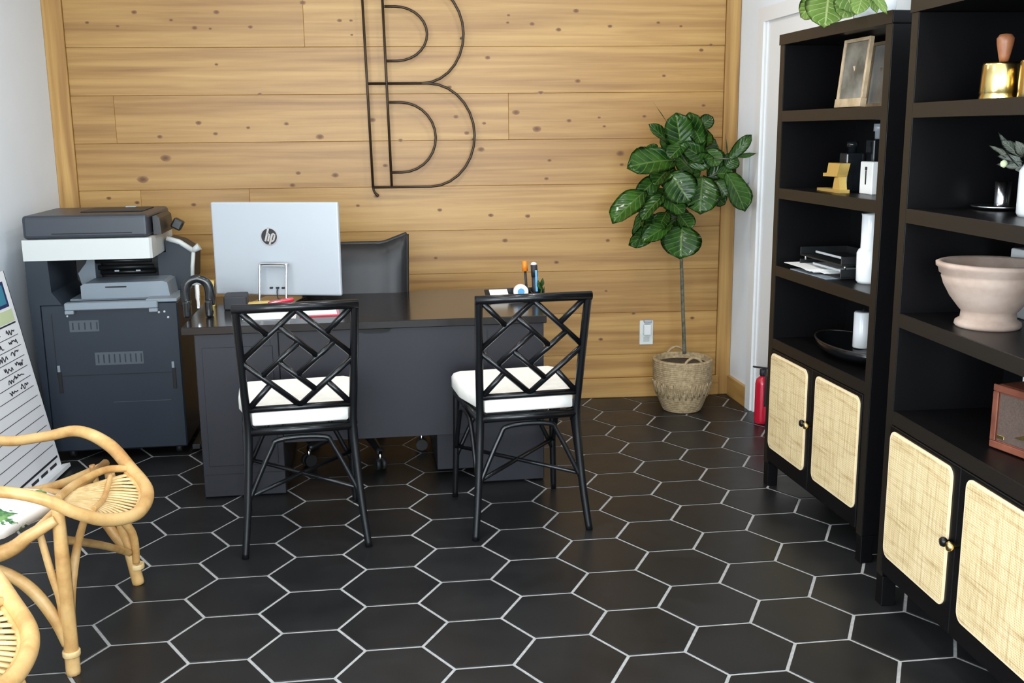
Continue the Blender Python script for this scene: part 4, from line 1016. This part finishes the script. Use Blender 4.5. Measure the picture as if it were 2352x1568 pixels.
sprigs = [(((2352, 395)), (2292, 296), .026), ((2345, 375), (2268, 326), .02), ((2345, 360), (2300, 318), .034), ((2350, 372), (2285, 352), .022), ((2350, 380), (2282, 372), .02), ((2352, 385), (2305, 378), .02), ((2352, 360), (2335, 325), .03), ((2352, 392), (2335, 388), .02), ((2380, 380), (2352, 340), .03), ((2395, 370), (2400, 300), .03)]
for k, (b, t, w) in enumerate(sprigs):
    r = pix_ray(*b); B = V((0, 0, CAM_H))+r*(1.60/r.x); r = pix_ray(*t); T = V((0, 0, CAM_H))+r*(1.57/r.x)
    l = link('leaf', leaf_mesh('olive', (T-B).length, w, .12, .15, .02, 400+k, 'olive_leaf', 'oval', 4, 8), o)
    l.matrix_local = Matrix.Translation(-VB) @ leaf_matrix(B, T, (V((0, 0, CAM_H))-B).normalized()+V((0, 0, .4)))
    if k % 2 == 0: MB().tube([V((0, 0, .15)), (B-VB)*.5+V((0, 0, .09)), B-VB], .0025, 6, sub=3).build('twig', 'stem', o)
r = pix_ray(2306, 376); Pq = V((0, 0, CAM_H))+r*(1.575/r.x)-VB
MB().lathe([(.001, -.011), (.008, -.007), (.010, 0), (.008, .007), (.001, .011)], 12).build('olive_fruit', 'pale_green', o, Pq)
o = thing('urn_planter', 'pale terracotta footed urn on the near bookcase', 'planter', (1.562, 2.745, Z3))
MB().lathe([(.084, 0), (.088, .006), (.086, .016), (.074, .024), (.072, .044), (.078, .05), (.105, .085), (.124, .12), (.131, .142), (.128, .146), (.137, .152), (.140, .165), (.146, .170), (.147, .180), (.138, .184), (.128, .178), (.118, .14), (.09, .08), (.001, .06)], 48).build('body', 'terracotta', o)
o = thing('white_block_vase', 'tall white square vase behind the urn at the right edge', 'vase', (1.736, 2.79, Z3))
MB().box((0, 0, .10), (.045, .26, .20), None, .006, 2).build('body', 'white_ceramic', o); MB().box((0, 0, .215), (.035, .08, .03), None, .006, 2).build('neck', 'white_ceramic', o)
o = thing('wooden_radio', 'reddish brown wooden radio box with brass trim on the near bookcase', 'radio', (1.555, 2.555, Z1), RZX+.25)
MB().box((.115, .035, .0905), (.33, .13, .175), None, .010, 2).build('case', 'mahogany', o)
MB().box((.115, -.031, .0905), (.285, .004, .130), None, .002).build('speaker_cloth', 'brown_felt', o)
for a, b in (((-.05, -.036, .003), (.28, -.0305, .022)), ((-.05, -.036, .159), (.28, -.0305, .178)), ((-.05, -.036, .0225), (-.031, -.0305, .1585)), ((.261, -.036, .0225), (.28, -.0305, .1585))): MB().mm(a, b, .002).build('frame_edge', 'mahogany', o)
MB().box((-.012, -.0345, .038), (.026, .003, .010), None, .001).build('badge', 'brass', o)
MB().prism([(.035, .05), (.06, .06), (.085, .075), (.10, .09), (.10, .078), (.085, .062), (.10, .055), (.06, .050)], 1, -.037, -.0335).build('emblem', 'brass', o)
for x in (-.03, .26):
    for y in (-.01, .08): MB().box((x, y, .0015), (.02, .02, .003)).build('foot', 'ink', o)
o = tag(MB().box((0, 0, .10), (.012, .24, .20), None, .001).build('white_card', 'paper', None, (1.72, 2.68, Z1)), 'white card standing behind the wooden radio', 'card')

# ------------------------------------------------------------------ fire extinguisher
fe = thing('fire_extinguisher', 'red fire extinguisher on the floor between door and bookcase', 'extinguisher', (1.706, 5.08, 0))
MB().lathe([(.032, 0), (.037, .004), (.038, .02), (.038, .21), (.033, .235), (.018, .248), (.014, .252)], 28).build('cylinder', 'red', fe)
MB().lathe([(.015, .2525), (.018, .258), (.018, .285), (.001, .288)], 16).build('valve', 'ink', fe)
MB().box((-.015, 0, .296), (.08, .016, .008), (0, .15, 0), .002).build('handle', 'ink', fe)
MB().tube([(0, -.018, .27), (0, -.044, .255), (0, -.048, .20), (0, -.046, .10)], .006, 8).build('hose', 'ink', fe)
